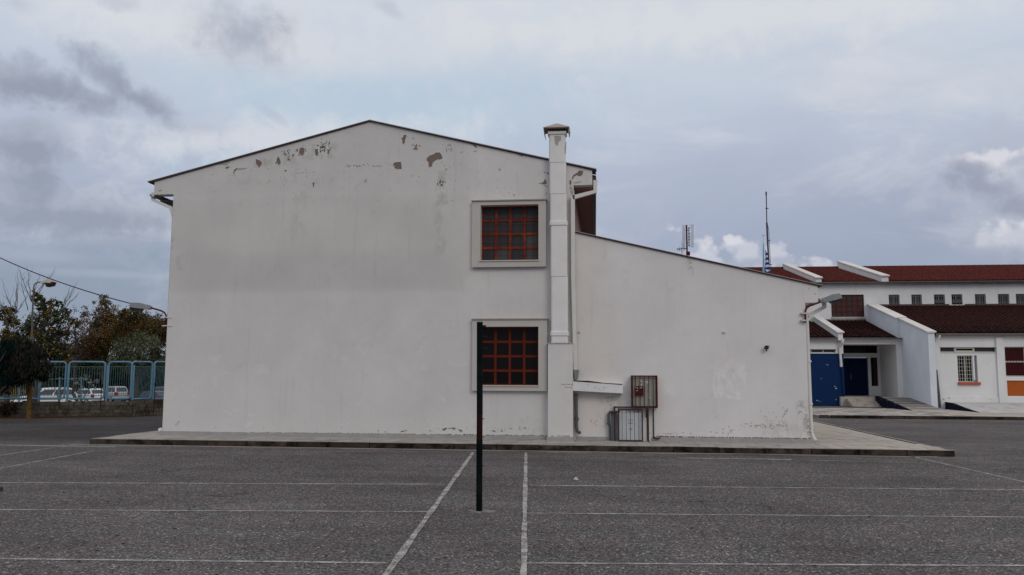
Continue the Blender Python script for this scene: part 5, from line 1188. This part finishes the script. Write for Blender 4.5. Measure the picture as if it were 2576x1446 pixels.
b = MB(); p = T(127, 715); b.hexa([(p.x-.10, p.y-.09, p.z-.10), (p.x+.12, p.y-.09, p.z-.06), (p.x+.12, p.y+.09, p.z-.06), (p.x-.10, p.y+.09, p.z-.10), (p.x-.16, p.y-.12, p.z+.05), (p.x+.16, p.y-.12, p.z+.08), (p.x+.16, p.y+.12, p.z+.08), (p.x-.16, p.y+.12, p.z+.05)]); b.build('lens', M['rust'], sl_)

# ------------------------------------------------------------------ parked cars behind the fence
def car(label, cat, px, py_base_roof, dist, ang, paint, L=4.1, Wd=1.7, H=1.48, kind='hatch', zg=-.55, rails=False):
    """built along +x (front), origin at the centre on the ground"""
    p = Y(px, 980, dist); t = thing('parked_car', label, cat, (0, 0, 0), 'cars parked behind the fence')
    hl = L/2; hb = .92*H*.68; z0 = .30
    prof = [(-hl, z0+.1), (-hl+.02, .62), (-hl+.06, hb), (-hl+.35, hb+.03), (hl-1.15, hb), (hl-.35, hb-.16), (hl-.05, .60), (hl, z0+.12), (hl-.1, z0), (-hl+.1, z0)]
    b = MB(); n = len(prof); rings = []
    for yv_, sx in ((-Wd/2, .985), (-Wd/2+.0, .985), (-Wd/2+.07, 1.0), (Wd/2-.07, 1.0), (Wd/2, .985)):
        pass
    ys_ = [(-Wd/2, .955, -.03), (-Wd/2+.06, .99, 0), (0, 1.0, .02), (Wd/2-.06, .99, 0), (Wd/2, .955, -.03)]
    for yv_, sx, dzt in ys_:
        b.v += [(x*sx, yv_, z+(dzt if z > .6 else 0)) for x, z in prof]
    for i in range(4):
        for k in range(n): b.f.append((i*n+k, i*n+(k+1) % n, (i+1)*n+(k+1) % n, (i+1)*n+k)); b.mi.append(0)
    b.f.append(tuple(range(n-1, -1, -1))); b.f.append(tuple(4*n+k for k in range(n))); b.mi += [0, 0]
    body = b.build('body', paint, t, smooth=False, bevel=.03)
    # greenhouse
    rb, rf = -hl+(.12 if kind != 'sedan' else .8), hl-1.25
    tb, tf = rb+(.38 if kind == 'hatch' else .22), rf-.75
    yb2, yt = Wd/2-.06, Wd/2-.20
    b = MB(); bot = [(rb, -yb2), (rf, -yb2), (rf, yb2), (rb, yb2)]; top = [(tb, -yt), (tf, -yt), (tf, yt), (tb, yt)]
    mid = [(tb+.25, -yt+.02), (tf-.4, -yt+.02), (tf-.4, yt-.02), (tb+.25, yt-.02)]
    b.hexa([(x, y, hb-.02) for x, y in bot]+[(x, y, H-.05) for x, y in top]); b.hexa([(x, y, H-.052) for x, y in top]+[(x, y, H) for x, y in mid])
    b.build('roof', paint, t, bevel=.03)
    def gq(pts, parent=t, nm='window_glass'):
        P3 = [Vector(v) for v in pts]; nn_ = (P3[1]-P3[0]).cross(P3[2]-P3[0]).normalized(); cen = sum(P3, Vector())/len(P3)
        if nn_.dot(cen-Vector((0, 0, .9))) < 0: nn_ = -nn_
        b = MB(); b.prism([v+nn_*.006 for v in P3], tuple(nn_*.006)); b.build(nm, M['carglass'], parent)
    zlo, zhi = hb+.05, H-.13
    def side(s, f0, f1):
        f = lambda fr, z: (z-(hb-.02))/((H-.05)-(hb-.02))
        def pt(u, z): k = f(0, z); xl = rb+(tb-rb)*k; xr = rf+(tf-rf)*k; return (xl+(xr-xl)*u, s*(yb2+(yt-yb2)*k), z)
        gq([pt(f0[0], zlo), pt(f0[1], zlo), pt(f1[1], zhi), pt(f1[0], zhi)])
    for s in (-1, 1):
        side(s, (.05, .24), (.08, .22)); side(s, (.27, .56), (.25, .56)); side(s, (.59, .95), (.59, .93))
    def endp(xa, xb_, s, z):
        k = (z-(hb-.02))/((H-.05)-(hb-.02)); return (xa+(xb_-xa)*k, s*(yb2+(yt-yb2)*k-.10), z)
    gq([endp(rf, tf, -1, zlo), endp(rf, tf, 1, zlo), endp(rf, tf, 1, zhi+.03), endp(rf, tf, -1, zhi+.03)], nm='windscreen')
    gq([endp(rb, tb, -1, zlo+.03), endp(rb, tb, 1, zlo+.03), endp(rb, tb, 1, zhi), endp(rb, tb, -1, zhi)], nm='rear_window')
    for s in (-1, 1):
        b = MB(); b.box(-hl-.012, -hl+.16, s*(Wd/2-.16)-.11 if s > 0 else -Wd/2-.006+.0, s*(Wd/2-.16)+.17 if s > 0 else -Wd/2+.25, hb-.26, hb+.03); b.build('tail_light', M['tail'], t)
        b = MB(); b.box(hl-.26, hl-.045, s*(Wd/2-.2)-.17, s*(Wd/2-.2)+.15, hb-.30, hb-.16); b.build('headlight', M['rim'], t)
        b = MB(); b.box(rf-.25, rf-.10, s*(Wd/2+.08)-.09, s*(Wd/2+.08)+.09, hb+.03, hb+.16); b.build('mirror', paint, t, bevel=.03)
        for xw in (-hl+.75, hl-.80):
            b = MB(); b.tube([(xw, s*(Wd/2-.17), .31), (xw, s*(Wd/2+.006), .31)], .31, 18); w_ = b.build('wheel', M['black'], t)
            b = MB(); b.tube([(xw, s*(Wd/2), .31), (xw, s*(Wd/2+.014), .31)], .20, 12); b.build('rim', M['rim'], w_)
        if rails:
            b = MB(); b.tube([(tb+.15, s*(yt-.06), H-.01), (tb+.25, s*(yt-.06), H+.05), (tf-.3, s*(yt-.06), H+.05), (tf-.15, s*(yt-.06), H-.01)], .018, 6); b.build('roof_rail', M['black'], t)
    b = MB(); b.box(-hl-.02, -hl+.02, -.26, .26, .52, .63); b.build('number_plate', M['creamframe'], t)
    t.location = (p.x, dist, zg); t.rotation_euler.z = R(ang)
    return t
car('white car seen from its front corner, bonnet to the left behind the lamp post', 'car', 114, 980, 56., 224, M['carwhite'], 4.3, 1.72, 1.50, 'hatch', gz_park(56), True)
car('white hatchback with a red rear light seen between the fence posts', 'car', 217, 980, 78., 160, M['carwhite'], 4.0, 1.7, 1.52, 'hatch', gz_park(78))
car('silver estate car parked right of the white hatchback', 'car', 276, 980, 83., 160, M['carsilver'], 4.1, 1.7, 1.68, 'van', gz_park(83))
car('dark blue car lowest in the row near the building corner', 'car', 368, 990, 70., 172, M['carblue'], 4.0, 1.7, 1.30, 'hatch', gz_park(70))
car('grey blue car half hidden by the building corner', 'car', 404, 985, 84., 168, M['carteal'], 4.2, 1.72, 1.66, 'hatch', gz_park(84))

# yellow and green low fence further off
yf_ = thing('yellow_fence', 'low yellow barred fence far behind at the left edge', 'fence', tuple(Y(30, 1000, 40)))
T = lambda a_, c_: Y(a_, c_, 40)
for i in range(22):
    px = -6+i*5.0; b = MB(); b.tube([T(px, 1000), T(px, 957)], .018, 5); b.build('bar', M['yellow'] if px < 98 else M['fencegreen'], yf_)
for py in (955, 1001): b = MB(); b.tube([T(-12, py), T(215, py-3 if py < 960 else py)], .035, 6); b.build('rail', M['fencegreen'], yf_)
for px in (22, 50, 97, 150, 205): b = MB(); b.tube([(T(px, 1000).x, 40, -.75), T(px, 948)], .045, 6); b.build('post', M['fenceblue'], yf_)

# ------------------------------------------------------------------ trees
def leaves(blobs, mats, name, parent, seed, size=(.05, .10), droop=False):
    rg = np.random.default_rng(seed); Vs = []; n0 = 0; mi = []
    for (c, rad, n, sq) in blobs:
        k = max(3, int(n/26)); u = rg.normal(size=(k, 3)); u /= np.linalg.norm(u, axis=1)[:, None]; cl = u*(rg.uniform(.15, 1, size=(k, 1))**.55)*rad*np.array([1, 1, sq])
        idx = rg.integers(0, k, n); pos = cl[idx]+rg.normal(size=(n, 3))*rad*.13+np.array(c)
        s = rg.uniform(size[0], size[1], n)[:, None]
        a = rg.normal(size=(n, 3)); 
        if droop: a = a*np.array([.35, .35, 1.]) ; a[:, 2] = -np.abs(a[:, 2])-1.2
        a /= np.linalg.norm(a, axis=1)[:, None]
        bb = np.cross(a, rg.normal(size=(n, 3))); bb /= np.linalg.norm(bb, axis=1)[:, None]
        asp = .18 if droop else .55
        s = s*.72; q4 = np.stack([pos-a*s, pos+bb*s*asp, pos+a*s, pos-bb*s*asp], axis=1); Vs.append(q4.reshape(-1, 3))
        tone = rg.integers(0, len(mats), k)[idx]; jit = rg.random(n) < .3; tone = np.where(jit, rg.integers(0, len(mats), n), tone); mi.append(tone)
    Vs = np.concatenate(Vs); mi = np.concatenate(mi).astype(np.int32); nf = len(Vs)//4
    me = bpy.data.meshes.new(name); me.vertices.add(len(Vs)); me.vertices.foreach_set('co', Vs.astype(np.float32).ravel())
    me.loops.add(nf*4); me.loops.foreach_set('vertex_index', np.arange(nf*4, dtype=np.int32)); me.polygons.add(nf); me.polygons.foreach_set('loop_start', np.arange(0, nf*4, 4, dtype=np.int32)); me.polygons.foreach_set('loop_total', np.full(nf, 4, dtype=np.int32))
    for m in mats: me.materials.append(m)
    me.polygons.foreach_set('material_index', mi); me.update(); me.validate()
    return link(me, name, parent)
def limb(b, p0, p1, r0, r1, seed, n=6, wob=.12, seg=6):
    r = random.Random(seed); pts = []; rs = []
    L = (p1-p0).length
    for i in range(n+1):
        t = i/n; p = p0.lerp(p1, t)
        if 0 < i < n: p = p+Vector((r.uniform(-1, 1), r.uniform(-1, 1), r.uniform(-.5, .5)))*wob*L/n
        pts.append(p); rs.append(r0+(r1-r0)*t)
    b.tube(pts, rs, seg)
    return pts
def tree(name, label, dist, base_px, blobs, lm, seed, trunk=.13, dens=1., size=(.05, .10), twigs=(), zg=-.85, dist_spread=1.2, droop=False, leader=None, cat='tree', group='trees behind the fence'):
    base = Y(base_px, 1000, dist); base.z = zg
    t = thing(name, label, cat, tuple(base), group); r = random.Random(seed); S = dist/FOC*1.01
    bl = []; tb = MB()
    top = leader or blobs[0]
    tp = Y(top[0], top[1], dist); limb(tb, base, tp, trunk, trunk*.25, seed, 8, .25)
    for (px, py, rad, *k) in blobs:
        dd = dist+r.uniform(-dist_spread, dist_spread); c = Y(px, py, dd); R_ = rad*S; kk = k[0] if k else 1.
        bl.append((tuple(c), R_, int(1700*R_*R_*dens*kk)+80, .85))
        st = base.lerp(tp, r.uniform(.3, .7)); limb(tb, st, c, trunk*.28, .012, r.random(), 5, .25)
        for _ in range(3): limb(tb, c, c+Vector((r.uniform(-1, 1), r.uniform(-1, 1), r.uniform(-.3, 1)))*R_*.9, .012, .004, r.random(), 3, .3, 4)
    tb.build('trunk', M['bark'], t)
    leaves(bl, LM[lm], 'crown', t, seed, size, droop)
    if twigs:
        tw = MB()
        for (x0, y0, x1, y1) in twigs:
            a = Y(x0, y0, dist); c = Y(x1, y1, dist+r.uniform(-.5, .5)); pts = limb(tw, a, c, .020, .005, r.random(), 8, .16, 5)
            for _ in range(4):
                i = r.randint(2, 5); e_ = pts[i]+(c-a)*r.uniform(.15, .35)+Vector((r.uniform(-.5, .5), 0, r.uniform(0, .3)))*(c-a).length*.3; limb(tw, pts[i], e_, .009, .003, r.random(), 3, .3, 4)
        tw.build('bare_branches', M['twig'], t)
    return t
tree('ivy_tree', 'dark ivy-clad tree with bare grey twigs rising above the crown', 34, 88, [(112, 765, 26), (92, 745, 16), (140, 800, 30), (160, 785, 16), (150, 765, 12), (95, 815, 40), (60, 850, 46), (110, 870, 48), (30, 900, 50), (80, 930, 50), (150, 885, 36), (145, 840, 26), (185, 810, 20, .5), (240, 815, 15, .5)], 'ivy', 21, .2, 1.9, (.05, .095),
     [(80, 760, 45, 672), (78, 750, 68, 668), (82, 755, 100, 690), (85, 760, 140, 672), (84, 745, 120, 700), (150, 790, 195, 710), (152, 785, 178, 720), (70, 780, 52, 700), (150, 790, 200, 735)], group='trees behind the fence')
tree('ivy_tree', 'dark leafy tree with bare forked twigs at the left edge of the photo', 35, 20, [(12, 790, 30), (30, 805, 22), (5, 850, 34), (35, 870, 30), (0, 910, 40)], 'ivy', 22, .16, 1.9, (.05, .095), [(38, 805, 3, 700), (38, 790, 42, 715), (40, 790, 44, 680), (42, 785, 70, 745), (20, 800, -8, 735)])
tree('autumn_tree', 'thin rust-leaved tree with sparse pale crown between the lamp post and the tall trees', 44, 190, [(195, 800, 34, .35), (215, 785, 24, .3), (185, 830, 34, .5), (225, 830, 34, .5), (160, 850, 36, .7), (200, 870, 44, 1.1), (180, 895, 36, .9)], 'pink', 23, .11, .75, (.05, .09), dist_spread=1.5)
tree('autumn_tree', 'tall rust-brown tree with a feathery top left of the wall lamp', 46, 262, [(265, 755, 20, .35), (258, 772, 26, .45), (280, 785, 28, .5), (250, 810, 36, .8), (285, 815, 42, 1.0), (255, 850, 46, 1.2), (230, 870, 44, 1.1), (290, 860, 46, 1.2), (300, 840, 40)], 'autumn', 24, .16, 1.5, (.055, .10), [(262, 790, 246, 748), (265, 780, 274, 740), (262, 790, 260, 742)])
tree('autumn_tree', 'dense ochre-brown tree under the wall lamp at the gable corner', 45, 340, [(330, 798, 34), (355, 810, 34), (320, 825, 40), (380, 825, 34), (405, 820, 34), (360, 845, 44), (395, 850, 40), (315, 790, 20, .6), (428, 830, 30)], 'autumn2', 25, .16, 1.6, (.055, .10))
tree('olive_tree', 'grey-green olive tree above the right fence panels', 38, 345, [(345, 858, 34), (310, 872, 30), (380, 870, 34), (330, 895, 36), (370, 905, 40), (295, 900, 26), (405, 895, 30), (350, 920, 36), (400, 925, 34), (280, 915, 18, .6)], 'olive', 26, .17, 2.6, (.035, .07))
tree('broadleaf_shrub', 'dark green shrub behind the middle of the fence', 93, 250, [(240, 900, 36), (200, 915, 36), (270, 925, 36), (160, 930, 40), (230, 945, 40), (300, 950, 40), (180, 965, 36), (200, 990, 34), (250, 990, 34)], 'hedge', 27, .1, .6, (.12, .22), cat='shrub', zg=-1.3)
tree('broadleaf_shrub', 'black-green shrub in the shade behind the cars near the building', 94, 360, [(330, 930, 45), (380, 940, 45), (300, 960, 40), (350, 965, 40), (420, 930, 45), (320, 990, 34), (380, 990, 34)], 'hedge', 28, .1, .6, (.12, .22), cat='shrub', zg=-1.3)
tree('conifer_tree', 'dark drooping conifer hanging over the fence beside the lamp post', 27.6, -45, [(60, 905, 36), (90, 900, 28), (30, 925, 40), (85, 930, 34), (105, 925, 26), (60, 950, 30), (100, 945, 20), (20, 955, 34), (70, 880, 30), (40, 880, 34), (-10, 935, 36), (10, 985, 16, .5)], 'conifer', 29, .05, 3.4, (.06, .13), zg=0, dist_spread=.35, droop=True, group='conifers at the left edge')
tree('conifer_tree', 'nearest blue-green conifer branches reaching in at the left edge', 19, -95, [(-20, 900, 40), (5, 890, 26), (20, 875, 20), (-5, 930, 28), (10, 960, 16), (-30, 950, 40), (30, 955, 12)], 'conifer2', 30, .13, 5.5, (.05, .11), zg=0, dist_spread=.4, droop=True, group='conifers at the left edge')
tree('russet_shrub', 'small russet shrub at the wall foot left of the yellow pole', 29.0, 14, [(8, 1025, 20), (25, 1022, 16), (18, 1042, 14), (-15, 1030, 20), (35, 1038, 9, .5)], 'shrubred', 31, .03, 4., (.025, .05), zg=0, dist_spread=.2, cat='shrub', group='shrubs by the wall')
tree('flowering_shrub', 'thin pale-flowered shrub with crooked stems behind the fence centre', 33.6, 205, [(190, 955, 12, .6), (215, 945, 16, .6), (235, 960, 14, .5), (200, 975, 16, .4), (250, 955, 12, .4), (228, 975, 14, .3)], 'white', 32, .02, .7, (.03, .05), dist_spread=.2, cat='shrub', group='shrubs by the wall', twigs=[(205, 1010, 180, 960), (205, 1010, 232, 965), (150, 1010, 128, 955), (150, 1010, 155, 950), (150, 1008, 165, 960)])
# far wooded rise beyond the car park
fb = [(tuple(Y(px, 958+rnd.uniform(-8, 5), 110+rnd.uniform(-6, 6))), 4.6, 1400, .6) for px in range(-200, 520, 45)]
o = leaves(fb, LM['hedge'], 'far_wood', None, 77, (.18, .34)); o['kind'] = 'stuff'; o['label'] = 'dark line of far trees beyond the car park'
